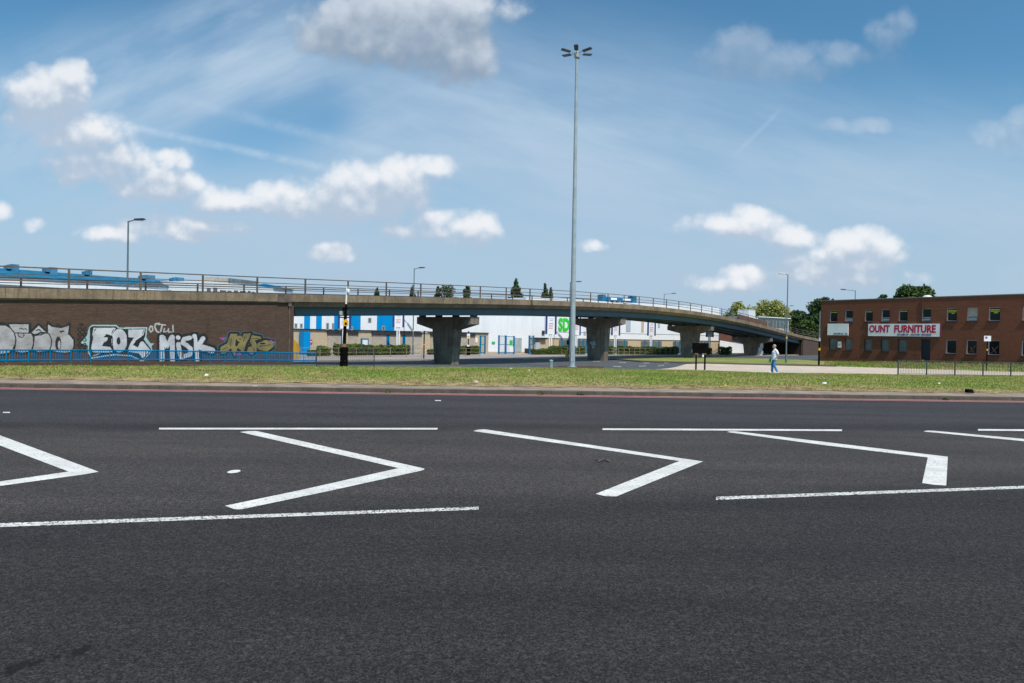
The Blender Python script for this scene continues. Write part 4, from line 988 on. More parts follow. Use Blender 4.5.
# rooftop structure
u0_, u1_ = FC.x(605.5), FC.x(640); eq = tag(empty('rooftop_frame', wc.location, FC.rz), 'long blue metal frame with white panels on the warehouse roof', 'roof equipment')
for a, b, z0, z1 in ((0,.1,0,1.15),(.88,1.0,-.1,1.2)): s_ = MB(); s_.box(u0_+(u1_-u0_)*a, u0_+(u1_-u0_)*b, 1.0, 2.2, TC-.02+z0, TC+z1); s_.build('end_box', MT['roofblue'], eq)
s_ = MB(); s_.box(u0_+(u1_-u0_)*.1+.003, u0_+(u1_-u0_)*.88-.003, 1.1, 2.0, TC+.25, TC+.85); 
for k_ in (.2,.35,.5,.65,.8): s_.box(u0_+(u1_-u0_)*k_-.12, u0_+(u1_-u0_)*k_+.12, 1.2, 1.9, TC-.02, TC+.247)
s_.build('beam', MT['blue'], eq)
for a, b in ((.25,.42),(.6,.82)): s_ = MB(); s_.box(u0_+(u1_-u0_)*a, u0_+(u1_-u0_)*b, 1.02, 1.095, TC+.40, TC+.72); s_.build('panel', MT['white'], eq)

# red brick building and white wall seen between the last piers
p0 = at(709, 340, 126); p1 = at(746, 340, 138); F3 = Front(p0, p1)
rb = tag(empty('brick_workshop', (p0.x, p0.y, 0), F3.rz), 'small red brick workshop seen between the last two bridge piers', 'building'); L3 = F3.x(736)
m = MB(); m.box(0, L3, 0, 8, -1.2, 1.5, 1); m.box(0, L3, -.1, 8, 1.503, 4.6, 0); m.build('wall', [MT['redbrick'], MT['tanbrick']], rb)
for a, b, c, d, mt in ((703,709.5,338.5,345,'bluegrey_frame'),(714.3,717,342,349.5,'greenplate')):
    s_ = MB(); zt_, zb_ = F3.hit(b, c)[1], F3.hit(b, d)[1]; s_.box(max(.1, F3.x(a)), F3.x(b), -.16, -.103, zb_, zt_); s_.build('door' if mt == 'greenplate' else 'window', MT[mt], rb)
s_ = MB(); s_.box(0, L3, -.14, -.105, 4.3, 4.62); s_.build('roof_edge', MT['coping'], rb)
q0 = at(720, 340, 128); q1 = at(744, 340, 134); m = MB(); dv = (q1 - q0).normalized()
m.prism([(q0.x,q0.y,-1.3),(q1.x,q1.y,-1.3),(q1.x,q1.y,1.0),(q0.x,q0.y,1.75)], (0,.4,0)); tag(m.build('white_wall', MT['clad_white']), 'low white wall under the bridge beside the red workshop', 'wall')
# blue roofed white shed high on the left, beyond the parapet
s0 = at(-70, 300, 90); s1 = at(203, 300, 120); FS = Front(s0, s1); LS = FS.x(203)
sh_ = tag(empty('blue_roofed_shed', (s0.x, s0.y, 0), FS.rz), 'long white shed with a sloping blue roof above the left parapet', 'building')
zA = FS.hit(0, 275)[1]; zR = FS.hit(0, 266.6)[1]
m = MB(); m.box(0, LS, 0, 20, -1, zA); m.build('wall', MT['clad_white'], sh_)
m = MB(); m.box(0, LS, -.05, -.003, zA-2.0, zA-1.3); m.build('window_band', MT['glass_grey'], sh_)
m = MB(); dz = zR - zA; m.add([(-.2,-.35,zA+.003),(LS+.2,-.35,zA+.003),(LS+.2,20.3,zA+.003),(-.2,20.3,zA+.003),(-.2,3.0,zR),(LS-5.0,3.0,zR),(LS-6,17,zR),(-.2,17,zR)],[(0,3,2,1),(0,1,5,4),(1,2,6,5),(2,3,7,6),(3,0,4,7),(4,5,6,7)])
rr_ = m.build('roof', MT['roofblue'], sh_)
for a, b in ((11,22.5),(50,61),(90,96),(147,159),(178,188)):
    m = MB(); u0_, u1_ = FS.x(a), FS.x(b); m.box(u0_+.5, u1_, 1.6, 3.6, zA+.4, zR+.62); m.box(u0_, u0_+.6, 1.8, 3.4, zR-.1, zR+.45); m.build('roof_vent', MT['ventblue'], rr_)
# low white building with dark windows behind the left parapet
s2 = at(205, 300, 112); s3 = at(300, 300, 134); FL = Front(s2, s3); LL = FL.x(292)
lo = tag(empty('low_white_building', (s2.x, s2.y, 0), FL.rz), 'low white building with dark windows and small blue roof behind the parapet', 'building')
zE = FL.hit(250, 285.5)[1]
m = MB(); m.box(0, LL, 0, 10, -1, zE); m.build('wall', MT['clad_white'], lo)
k_ = 206
while k_ < 286:
    w = random.uniform(2.5, 6); m = MB(); m.box(FL.x(k_), FL.x(k_ + w), -.06, -.003, zE-2.0, zE-random.uniform(.9,1.3)); m.build('window', MT['glass_grey'], lo); k_ += w + random.uniform(1.2, 3)
for a, b, h_, mt in ((219,232,.9,'shutter'),(234,262,1.0,'pole_grey'),(270,276,.5,'blue')):
    m = MB(); m.box(FL.x(a), FL.x(b), 1.0, 4, zE+.002, zE+h_); m.build('roof_unit', MT[mt], lo)
m = MB(); ua, ub = FL.x(272), LL + .3; m.add([(ua,-.3,zE+.004),(ub,-.3,zE+.004),(ub,10,zE+.004),(ua,10,zE+.004),(ua+1,3,zE+.9),(ub-4,3,zE+.9)],[(0,3,2,1),(0,1,5,4),(1,2,5),(2,3,4,5),(3,0,4)]); m.build('roof', MT['roofblue'], lo)
# long glazed building beyond the falling end of the bridge
t0_ = at(758, 318, 168); t1_ = at(789, 318, 176); FT = Front(t0_, t1_); LT = FT.x(788.5)
gt = tag(empty('glazed_building', (t0_.x, t0_.y, 0), FT.rz), 'long low white building with big windows above the bridge end', 'building')
zT_ = FT.hit(762, 317.4)[1]
m = MB(); m.box(0, LT, 0, 9, -1, zT_); m.build('wall', MT['grey_metal'], gt)
for a, b in ((759.4,763.2),(763.8,767),(767.6,772.4),(773,775.8),(776.4,779.4),(780,782.8),(783.2,787.4)):
    m = MB(); m.box(FT.x(a), FT.x(b), -.06, -.003, zT_-2.4, zT_-.6); m.build('window', MT['glass_grey'], gt)
m = MB(); m.box(-.3, LT+.3, -.4, 9.3, zT_+.002, zT_+.2); m.build('roof', MT['white'], gt)
# white box lorry on the bridge, behind a brick coloured parapet
def lorry():
    j = jpx(748, 5.2); c = DP(j, 5.2, zt(j) - .13); e = tag(empty('box_lorry', c, math.atan2(dh.y, dh.x)), 'white box lorry crossing the bridge above its brown parapet', 'lorry')
    b = MB(); b.box(-2.4, .6, -.98, .98, .85, 3.3); b.box(-2.45, .65, -1.0, 1.0, 3.302, 3.38); bo = b.build('box_body', MT['white'], e, bevel=.03)
    d_ = MB(); d_.box(-2.44, -2.405, -.92, -.03, .95, 3.25); d_.box(-2.44, -2.405, .03, .92, .95, 3.25); d_.build('rear_door', MT['signwhite'], bo)
    cb = MB(); cb.prism([(.7,-.95,.55),(2.7,-.95,.55),(2.7,-.95,1.2),(2.0,-.95,2.1),(.7,-.95,2.1)], (0,1.9,0)); cb = cb.build('cab', MT['white'], e, bevel=.05)
    w_ = MB(); w_.prism([(1.0,-.957,1.3),(2.3,-.957,1.3),(1.9,-.957,1.95),(1.0,-.957,1.95)], (0,1.914,0)); w_.build('side_window', MT['glass'], cb)
    ch = MB(); ch.box(-2.3, 2.5, -.5, .5, .45, .72); ch.build('chassis', MT['dark_metal'], e)
    for x in (-1.5, 1.7):
        for s in (-1, 1): t_ = MB(); t_.tube((x, s*.72, .40), (x, s*1.0, .40), .40, .40, 18); ty = t_.build('wheel', MT['tyre'], e); h = MB(); h.tube((x, s*1.0, .40), (x, s*1.015, .40), .2, .2, 12); h.build('rim', MT['grey_metal'], ty)
lorry()
ja_, jb_ = jpx(737.5, 1.3), jpx(766, 1.3)
F(MB().sweep([[DP(j, o, zt(j) + z) for o, z in ((1.1,-.14),(1.1,1.0),(1.4,1.0),(1.4,-.14))] for j in np.linspace(ja_, jb_, 12)]), 'parapet', MT['rust'])

# ------------------------------------------------------------------ hedges, trees
def leafcloud(blobs, n, size, seed, up_=.0, flat=.7):
    """many leaf sized faces through lumpy volumes; blobs: (x, y, z, rx, ry, rz, weight)"""
    r = np.random.default_rng(seed); W_ = np.array([b[6] for b in blobs], float); W_ /= W_.sum()
    k_ = r.choice(len(blobs), n, p=W_); B = np.array([b[:6] for b in blobs])[k_]
    v = r.normal(size=(n, 3)); v /= np.linalg.norm(v, axis=1)[:, None]; rad = r.uniform(.25, 1.0, n) ** .45 * r.uniform(.86, 1.12, n)
    c = B[:, :3] + v * B[:, 3:] * rad[:, None]
    a = r.normal(size=(n, 3)); a /= np.linalg.norm(a, axis=1)[:, None]; b = np.cross(a, r.normal(size=(n, 3))); b /= np.linalg.norm(b, axis=1)[:, None]
    s = size * r.uniform(.6, 1.4, n)[:, None]
    V = np.stack([c - a*s - b*s*flat*.3, c - b*s*flat, c + a*s, c + b*s*flat], 1)
    return V
def leafmesh(name, V, mat, parent, loc=(0,0,0)):
    n = len(V); me = bpy.data.meshes.new(name); me.vertices.add(n*4); me.vertices.foreach_set('co', V.reshape(-1).astype(np.float32)); me.loops.add(n*4); me.loops.foreach_set('vertex_index', np.arange(n*4, dtype=np.int32))
    me.polygons.add(n); me.polygons.foreach_set('loop_start', np.arange(0, n*4, 4, dtype=np.int32)); me.materials.append(mat); me.update(calc_edges=True); me.validate()
    o = bpy.data.objects.new(name, me); COL.objects.link(o); o.parent = parent; o.location = loc; return o
def tree(name, label, px, ptop, Y, rw, kind, mat, seed, n=2600, zg=None, group=None, leaf=None, cat='tree', zlow=None):
    """rw: half width in px; kind: cone / round / weep"""
    base = at(px, 340, Y); zg = H(Y) if zg is None else zg; top = zof(px, ptop, Y); hgt = top - zg; w = rw * Y / FOC
    e = tag(empty(name, (base.x, base.y, zg)), label, cat, group); rr = random.Random(seed)
    tr = MB(); tw = .03 * hgt + .05; tr.tube((0,0,-.2), (rr.uniform(-.1,.1), 0, hgt*.5), tw, tw*.55, 8); tr.tube((0,0,hgt*.5), (rr.uniform(-.2,.2), rr.uniform(-.2,.2), hgt*.88), tw*.55, tw*.12, 6)
    for i in range(7):
        a = i * 2.4; z0 = hgt * (.3 + .06 * i); tr.tube((0, 0, z0), (math.cos(a)*w*.65, math.sin(a)*w*.65, z0 + hgt*.16), tw*.3, tw*.08, 5)
    tr.build('trunk', MT['bark'], e)
    bl = []
    if kind == 'cone':
        for i in range(26):
            t_ = rr.random() ** .8; z = hgt * (.30 + .68 * t_); rad = w * (1 - t_) ** .55 * 1.9 + .10 * w; a = rr.random() * 6.28; q = rad * rr.uniform(0, .75)
            bl.append((math.cos(a)*q, math.sin(a)*q, z, max(.12*w, rad*.5), max(.12*w, rad*.5), hgt*.075, max(.1, rad)))
        bl.append((0,0,hgt*.95, w*.25, w*.25, hgt*.06, .3*w)); n = int(n * 1.8)
    else:
        for i in range(60):
            a = rr.random() * 6.28; ph = rr.uniform(-.75, 1.0) if kind == 'round' else rr.uniform(-.9, 1)
            cz = hgt * (.60 + .32 * ph) if kind == 'round' else hgt * (.52 + .40 * ph); q = w * .74 * math.sqrt(max(.05, 1 - ph*ph*.8)) * rr.uniform(.5, 1.0)
            s = w * rr.uniform(.22, .38); bl.append((math.cos(a)*q, math.sin(a)*q, min(cz, hgt - s*.7), s, s, s * (.8 if kind == 'round' else 1.25), s*s))
    V = leafcloud(bl, n, leaf or max(.16, w * .055), seed)
    leafmesh('crown', V, MT[mat], e); return e
def hedge(label, a, b, h, dpt, n, seed, group=None, z=None):
    a = Vector((a[0], a[1], 0)); b = Vector((b[0], b[1], 0)); L = (b - a).length; d = (b - a).normalized(); nn = Vector((-d.y, d.x, 0)); zb = (H(a.y) + .08) if z is None else z
    e = tag(empty('hedge', (a.x, a.y, zb)), label, 'hedge', group); r = np.random.default_rng(seed)
    bl = []; k_ = max(3, int(L / .45)); n = int(n * 3.2)
    for i in range(k_):
        s = L * (i + .5) / k_; hh = h * r.uniform(.9, 1.06)
        for zz_ in (.25, .55, .80): p = d * s + nn * dpt * .5; bl.append((p.x, p.y, hh*zz_, .45, .45, hh*.22, 1))
    V = leafcloud(bl, n, .085, seed, flat=.6); leafmesh('foliage', V, MT['leaf_hedge'], e)
    st = MB()
    for i in range(k_): p = d * (L * (i + .5) / k_) + nn * dpt * .5; st.tube((p.x, p.y, -.1), (p.x + .1, p.y, h * .7), .03, .015, 5)
    st.build('stem', MT['bark'], e); return e
def hp(px, Y): p = at(px, 340, Y); return (p.x, p.y)
# hedges sit behind the far railing, in front of the warehouses
def yfar(px): return 70 + (px - 300) * .104           # the line of planting, depth by bearing
for i, (a, b, h, lb) in enumerate(((313.3,318.2,.85,'small round shrub in front of the buff brick wall'),(322,331,1.45,'short clipped hedge left of the black camera post'),(338,369.5,1.75,'clipped hedge behind the black camera post'),(371,411,1.65,'long clipped hedge under the double post sign of the striped warehouse'),(432,437,1.0,'small hedge piece just left of the first bridge pier'),(459,480,1.55,'short hedge right of the first bridge pier'))):
    hedge(lb, hp(a, yfar(a)), hp(b, yfar(b)), h * .72, .9, int(900 * max(1, (b - a) / 8)), 40 + i, 'hedges along the far pavement')
for i, (a, b, h, lb) in enumerate(((535,552,1.25,'low hedge in front of the brick porch of the white warehouse'),(552,587,1.85,'hedge behind the tall lighting mast'),(607,680,1.95,'long hedge between the second and third bridge piers'),(702,713,1.9,'hedge behind the black road sign'),(722,733,2.1,'rounded bright green hedge by the low white wall'))):
    hedge(lb, hp(a, yfar(a) - 2), hp(b, yfar(b) - 2), h * .66, 1.0, int(700 * max(1, (b - a) / 8)), 60 + i, 'hedges along the far pavement')
sm = 'row of dark trees showing above the bridge railing'
for i, (px, pt, w, k_, lb) in enumerate(((376,289.5,4,'cone','small dark tree top over the railing left of the grey lamp post'),(411.5,287.5,4,'cone','dark tree top over the railing beside the grey lamp post'),(437,288,4,'cone','small dark tree just left of the broad bushy tree above the bridge'),(447.5,282,14,'round','broad bushy dark tree above the bridge over the first pier'),(466,285.5,5,'cone','dark double topped tree right of the broad bushy tree above the bridge'),(514.8,281.5,6,'cone','tallest pointed conifer above the bridge railing'),(544.2,285,3.6,'cone','narrow dark conifer above the bridge left of the mast'),(549.5,289,3,'cone','small dark conifer nearest the tall mast'))):
    tree('conifer' if k_ == 'cone' else 'bushy_tree', lb, px, pt, 150, w, k_, 'leaf_dark', 100 + i, 2200, group=sm, leaf=.26)
tree('bushy_tree', 'small green tree top over the falling bridge deck', 700, 307.5, 175, 9, 'round', 'leaf_dark', 120, 2200, leaf=.3)
for i, (px, pt, Y, w, k_, mt, lb) in enumerate(((742,304.5,190,20,'weep','leaf_lime','yellow green willow behind the white box lorry'),(772,303.5,196,24,'weep','leaf_lime','broad yellow green willow right of the white box lorry'),
        (799,310.5,215,17,'round','leaf_dark','dark green tree right of the pale willows'),(823,297.5,200,20,'round','leaf_dark','tall dark tree against the corner of the brick building'),(808,319.5,160,12,'round','leaf_mid','small light green tree below the tall dark tree'),
        (880.5,290.5,150,8,'round','leaf_dark','small dark tree top above the brick building roof'),(913,284,120,24,'round','leaf_mid','broad green tree rising behind the brick building roof'))):
    tree('willow' if k_ == 'weep' else 'leafy_tree', lb, px, pt, Y, w, k_, mt, 130 + i, 14000 if w > 12 else 6000, leaf=.30 if Y > 140 else .24)
# far belt of trees on the horizon
V = []
r = np.random.default_rng(5); bl = []
for i in range(240):
    az = r.uniform(-1.0, 1.15); Y = r.uniform(300, 420); h = r.uniform(4, 8.5); bl.append((Y*math.tan(az*.9), Y, h*.45-.7, 9, 6, h*.55, 1))
o = leafmesh('woodland', leafcloud(bl, 26000, .9, 8), MT['leaf_dark'], None); tag(o, 'far belt of dark trees along the horizon', 'woodland', kind='stuff')

# ------------------------------------------------------------------ poles, lamps, signs
def curvepole(px, pyb, name, off=0): p = G(px, pyb, off); return p
def street_lamp(label, x, y, zg, h, arm, side, mat='pole_grey', group='street lamps on tall grey poles', yaw=0, head='dark_metal'):
    e = tag(empty('street_lamp', (x, y, zg), yaw), label, 'street lamp', group)
    p = MB(); p.tube((0,0,-.1), (0,0,1.2), .11, .11, 12); p.tube((0,0,1.2), (0,0,h), .075, .055, 12); pole = p.build('pole', MT[mat], e)
    a = MB(); a.tube((0,0,h-.05), (side*arm, 0, h+.10), .045, .035, 8); a.build('arm', MT[mat], e)
    l = MB(); l.add([(side*(arm-.05), -.10, h+.05),(side*(arm+.75), -.14, h+.12),(side*(arm+.75), .14, h+.12),(side*(arm-.05), .10, h+.05),(side*(arm-.05), -.08, h+.18),(side*(arm+.65), -.10, h+.22),(side*(arm+.65), .10, h+.22),(side*(arm-.05), .08, h+.18)],[(0,3,2,1),(4,5,6,7),(0,1,5,4),(1,2,6,5),(2,3,7,6),(3,0,4,7)])
    hd = l.build('lamp_head', MT[head], e); g_ = MB(); g_.box(min(side*(arm+.1), side*(arm+.6)), max(side*(arm+.1), side*(arm+.6)), -.09, .09, h+.03, h+.065); g_.build('lens', MT['lamp'], hd)
    return e, pole
def lamp_px(label, px, ptop, Y, armpx, side, **k):
    p = at(px, ptop, Y); zg = H(Y); arm = max(.4, armpx * Y / FOC - .75); return street_lamp(label, p.x, p.y, zg, p.z - zg, arm, side, **k)
def ytag(pole, z, r=.085): m_ = MB(); m_.tube((0,0,z-.12), (0,0,z+.12), r, r, 10); m_.build('tag_plate', MT['yellow'], pole)
lamp_px('grey street lamp standing above the parapet at the far left', 128.3, 221, 50, 17, 1)
e, p_ = lamp_px('grey street lamp just left of the first bridge pier', 414.3, 268.6, 82, 11, 1); ytag(p_, 3.0)
lamp_px('grey street lamp half hidden behind the tall mast', 570.3, 282.3, 98, 11.5, 1)
e, p_ = lamp_px('grey street lamp over the bridge left of the third pier', 664.3, 294, 118, 12, 1); ytag(p_, 2.0)
lamp_px('thin far street lamp left of the white box lorry', 733, 302, 143, 10, 1)
lamp_px('faint far street lamp just behind the nearer right hand lamp', 785.6, 306.2, 157, 8, 1)
e, p_ = lamp_px('grey street lamp with pale head beside the walking man', 788, 274.6, 79, 9.5, -1, head='lamp'); ytag(p_, 3.0, .10)
lamp_px('grey street lamp rising behind the brick building roof', 855.4, 290.5, 104, 15, -1)
# high mast
p = G(572, 367.4); mast_h = zof(577.2, 52, p.y) - p.z
hm = tag(empty('lighting_mast', p), 'very tall grey lighting mast with a ring of floodlights', 'lighting mast')
topx = at(576.8, 52, p.y).x - p.x
m = MB(); m.tube((0,0,0), (0,0,.06), .42, .42, 16); m.tube((0,0,.06), (topx*.12, 0, mast_h*.12), .245, .225, 20); m.tube((topx*.12,0,mast_h*.12), (topx*.55,0,mast_h*.55), .222, .16, 20); m.tube((topx*.55,0,mast_h*.55), (topx,0,mast_h), .158, .10, 20); m.build('pole', MT['mast_metal'], hm)
m = MB(); m.box(-.13, .13, -.252, -.2, .5, 1.3); m.build('hatch', MT['grey_metal'], hm)
m = MB(); m.lathe([(.05, mast_h-.5), (.2, mast_h-.45), (.2, mast_h-.05), (.1, mast_h+.06), (.02, mast_h+.08)], 12, c=(topx, 0)); hd = m.build('head_ring', MT['grey_metal'], hm)
for i in range(6):
    a = R(22 + 60 * i); c = Vector((topx, 0, mast_h - .12)); d = Vector((math.cos(a), math.sin(a), .10)).normalized(); s = Vector((-math.sin(a), math.cos(a), 0))
    am = MB(); am.tube(c + d*.2, c + d*.75, .035, .035, 6); am = am.build('arm', MT['grey_metal'], hd)
    q = MB(); u_ = Vector((0,0,1)); A0 = c + d*.60; A1 = c + d*1.36
    q.add([A0 - s*.15 - u_*.06, A1 - s*.19 - u_*.05, A1 + s*.19 - u_*.05, A0 + s*.15 - u_*.06, A0 - s*.11 + u_*.06, A1 - s*.12 + u_*.04, A1 + s*.12 + u_*.04, A0 + s*.11 + u_*.06], [(0,3,2,1),(4,5,6,7),(0,1,5,4),(1,2,6,5),(2,3,7,6),(3,0,4,7)])
    q.build('floodlight', MT['dark_metal'], hm)
# camera post on its black cabinet
p = G(343.8, 367); sc2 = p.y / FOC
cp = tag(empty('camera_post', p), 'black post on a black cabinet with security camera and yellow sign', 'camera post')
def hz(py, px=345): return zof(px, py, p.y) - p.z
cw = 4.2 * sc2; zc = hz(347)
m = MB(); m.lathe([(cw*1.04, 0), (cw*1.04, .08), (cw*.94, .1), (cw*.94, zc-.22), (cw*1.02, zc-.2), (cw*1.02, zc-.1), (cw*.9, zc-.04), (cw*.4, zc)], 10); cab = m.build('cabinet', MT['black'], cp)
for a in range(3): m_ = MB(); an = R(-120 + a*60); m_.tube((math.cos(an)*cw*.96, math.sin(an)*cw*.96, zc*.3), (math.cos(an)*cw*.96, math.sin(an)*cw*.96, zc*.34), .03); m_.build('lock', MT['dark_metal'], cab)
m = MB(); m.lathe([(cw*.75, zc), (cw*.6, zc+.12), (cw*.38, zc+.2)], 10); m.build('cap', MT['rust'], cp)
m = MB(); m.tube((0,0,zc), (.05,0,hz(312)), .10, .085, 12); m.tube((.05,0,hz(312)), (.07,0,hz(304)), .06, .05, 10); m.tube((.02,0,hz(311)),(.02,0,hz(308)),.14,.14,10); m.build('pole', MT['black'], cp)
m = MB(); m.tube((.07,0,hz(304)), (.10,0,hz(286.5)), .05, .045, 10); m.build('upper_pole', MT['white'], cp)
m = MB(); m.path([(.10,0,hz(287.2)), (.18,-.05,hz(286.2)), (.2,-.05,hz(287.5)), (.2,-.05,hz(289))], .025); ar = m.build('camera_arm', MT['grey_metal'], cp)
m = MB(); m.lathe([(.03, hz(289)), (.07, hz(289.6)), (.09, hz(291.5)), (.085, hz(292.6)), (.05, hz(293.4)), (.01, hz(293.6))], 14, c=(.2, -.05)); m.build('dome_camera', MT['white'], ar)
m = MB(); m.box(-.26, -.10, -.14, .05, hz(315), hz(311.2)); m.build('equipment_box', MT['grey_metal'], cp)
m = MB(); m.box(.14, .26, -.1, .1, hz(313.5), hz(310)); m.build('side_box', MT['dark_metal'], cp)
m = MB(); m.box(-.30, .42, -.05, -.02, hz(318), hz(316.8)); m.build('bracket', MT['dark_metal'], cp)
m = MB(); m.box(-.02, .24, -.16, -.13, hz(326), hz(321)); m.prism([(-.02,-.16,hz(321)+.002),(.24,-.16,hz(321)+.002),(.15,-.16,hz(319.2)),(.07,-.16,hz(319.2))], (0,.03,0)); ys_ = m.build('warning_sign', MT['yellow'], cp)
m = MB(); m.box(.05, .17, -.166, -.161, hz(325), hz(322.5)); m.build('print', MT['black'], ys_)

def post_sign(label, px, Y, half, py0, py1, wing=True, group='white double post signs of the warehouse', foot=None):
    c = at(px, 335, Y); zg = H(Y) + .1; e = tag(empty('double_post_sign', (c.x, c.y, zg), math.atan2(24, 36) * .6), label, 'sign', group)
    w = half * Y / FOC; z1 = zof(px, py0, Y) - zg; z0 = zof(px, py1, Y) - zg
    b = MB(); b.box(-w*.66, w*.66, -.04, .04, z0, z1); bd = b.build('board', MT['signwhite'], e)
    for s in (-1, 1): q = MB(); q.box(min(s*w*.668, s*w), max(s*w*.668, s*w), -.05, .05, z0-.02, z1+.03); q.build('side_wing', MT['navy'], e)
    for s in (-1, 1): q = MB(); q.box(s*w*.18-.07, s*w*.18+.07, .045, .16, -.1, z1-.3); q.build('post', MT['white'], e)
    q = MB(); hh = z1 - z0                       # unreadable print: a red block of lines over blue lines
    for k_ in range(3): q.box(-w*.42, w*.42*(1-.12*k_), -.047, -.042, z0+hh*(.52-.12*k_), z0+hh*(.59-.12*k_), 0)
    for k_ in range(2): q.box(-w*.36, w*.30, -.047, -.042, z0+hh*(.70+.09*k_), z0+hh*(.735+.09*k_), 1)
    q.build('print', [pmat('faded red print', (.66,.42,.46,1)), pmat('faded blue print', (.42,.48,.62,1))], bd)
post_sign('white double post sign with navy wings behind the camera post', 344.2, 77, 6.6, 315.3, 328.6)
post_sign('white double post sign with navy wings left of the first pier', 398.2, 82, 5.9, 313, 327.2)
post_sign('white double post sign with navy wings left of the green letters', 550.8, 95, 6.0, 315.2, 334.2)
post_sign('white double post sign half hidden by the tall mast', 576.5, 97, 4.5, 316, 335)
post_sign('white double post sign just right of the second pier', 615.6, 101, 5.0, 318, 335.4)
post_sign('white double post sign midway between second and third piers', 651.4, 106, 4.8, 321, 335.6)
post_sign('white double post sign behind the black road sign', 709.8, 112, 4.6, 325, 337)
# gates of the white warehouse
def gate(label, pxa, pxb, Ya, Yb, top, n):
    a = at(pxa, 340, Ya); b = at(pxb, 340, Yb); d = Vector((b.x - a.x, b.y - a.y, 0)); L = d.length; e = tag(empty('steel_gate', (a.x, a.y, H(Ya) + .1), math.atan2(d.y, d.x)), label, 'gate', 'blue steel gates of the warehouse yard')
    fr = MB(); fr.box(-.09, .09, -.09, .09, -.1, top); fr.box(L-.09, L+.09, -.09, .09, -.1, top); fr.box(.091, L-.091, -.04, .04, top-.14, top-.06); fr.box(.091, L-.091, -.05, .05, .12, .24); fr.box(.091, L-.091, -.04, .04, top*.5, top*.5+.08); fr.build('frame', MT['blue'], e)
    br = MB()
    for i in range(1, n): br.tube((L*i/n, 0, .245), (L*i/n, 0, top-.185), .018, .018, 5)
    br.build('bars', MT['grey_metal'], e); return e
gate('narrow blue steel gate at the left corner of the white warehouse', 480.5, 485, 92, 92.5, 2.45, 6)
gate('blue steel gate leaf nearer the corner of the white warehouse', 499, 505.4, 92.6, 93, 2.55, 8)
ge = gate('blue steel gate leaf with a green notice', 505.9, 514, 93.1, 93.6, 2.5, 9)
m = MB(); m.box(.55, .98, -.09, -.06, 1.2, 1.9); m.build('notice', MT['greenplate'], ge); m = MB(); m.box(.6, 1.1, -.09, -.06, .3, 1.0); m.build('white_notice', MT['white'], ge)
gate('blue steel gate in front of the brick porch', 529.4, 533.4, 94.2, 94.5, 2.6, 5)
# railings on the far pavement and near the camera post
a = hp(301, 66.5); b = hp(480, 80); guard_rail('guard_railing', a, b, lambda p: H(p.y) + .10, 1.0, .2, MT['kerbtop'], 'tan guard railing along the far pavement left of the first pier', 'railing', 2.0, group='railings along the far pavement', bars=False, midrails=(.55,), pr=.035)
a = hp(556, 95); b = hp(690, 107); guard_rail('guard_railing', a, b, lambda p: H(p.y) + .10, 1.0, .2, MT['kerbtop'], 'tan guard railing in front of the long hedge right of the mast', 'railing', 1.0, group='railings along the far pavement', bars=False, midrails=(.5,), pr=.045)
a = G(316.5, 366.8); b = G(374, 366.6); guard_rail('guard_railing', a, b, lambda p: H(p.y), 1.0, .14, MT['dark_metal'], 'thin dark railing continuing from the blue one past the camera post', 'railing', 2.0, bar=.008, rr=.016, pr=.028)
a = G(898, 375.2); b = G(1120, 379.2); guard_rail('guard_railing', a, b, lambda p: H(p.y), 1.05, .12, MT['railgrey'], 'grey barred railing beside the pale path at the right', 'railing', 2.12, bar=.009, rr=.014, pr=.05)
# road sign seen from behind
p = G(699, 370.2); e = tag(empty('road_sign', p), 'black backed road sign on two black posts with yellow bands', 'road sign')
zq = lambda py, px=700: zof(px, py, p.y) - p.z
xq = lambda px: at(px, 345, p.y).x - p.x
m = MB(); m.box(xq(692.4), xq(708.4), -.10, -.01, zq(353.2), zq(343)); m.build('sign_panel', MT['black'], e)
for px in (696.6, 705.4):
    m = MB(); m.tube((xq(px),.05,-.1), (xq(px),.05,zq(344.2)), .065, .065, 12); po_ = m.build('post', MT['black'], e)
    m = MB(); m.tube((xq(px),.05,zq(354.4)), (xq(px),.05,zq(352.2)), .085, .085, 12); m.build('band', MT['yellow'], po_)
m = MB(); m.box(xq(692), xq(694.2), .0, .06, zq(352.6), zq(350)); m.build('fitting', MT['signwhite'], e)
m = MB(); m.box(xq(702.6), xq(704), -.02, .04, zq(357), zq(353.6)); m.build('label_plate', MT['signwhite'], e)
# bollard
p = G(551, 368.3); m = MB(); s = p.y / FOC; m.lathe([(.13,-.1),(.13,.5),(.14,.52),(.14,.56),(.10,.6),(.02,.61)], 16); o = m.build('bollard', MT['mast_metal'], loc=p); tag(o, 'short grey steel bollard left of the tall mast', 'bollard')
# traffic signals and small posts
p = G(567.2, 358.4); e = tag(empty('traffic_signal', p), 'traffic signal with yellow push button box half behind the mast', 'traffic signal'); zz2 = lambda py: zof(567, py, p.y) - p.z; xx2 = lambda px: at(px, 345, p.y).x - p.x
m = MB(); m.tube((xx2(568.6),0,-.1), (xx2(568.6),0,zz2(336.5)), .06, .06, 10); m.build('post', MT['pole_grey'], e)
m = MB(); m.box(xx2(566.6), xx2(569.3), -.3, -.07, zz2(344.6), zz2(340.3)); hd = m.build('signal_head', MT['black'], e, bevel=.03)
for k_ in range(3): m = MB(); z = zz2(341.1 + 1.3*k_); m.tube(((xx2(566.6)+xx2(569.3))/2, -.31, z), ((xx2(566.6)+xx2(569.3))/2, -.301, z), .09, .09, 12); m.build('lens', MT['dark_metal'], hd)
m = MB(); m.box(xx2(565.4), xx2(568), -.28, -.07, zz2(357), zz2(350.4)); m.build('button_box', MT['yellow'], e)
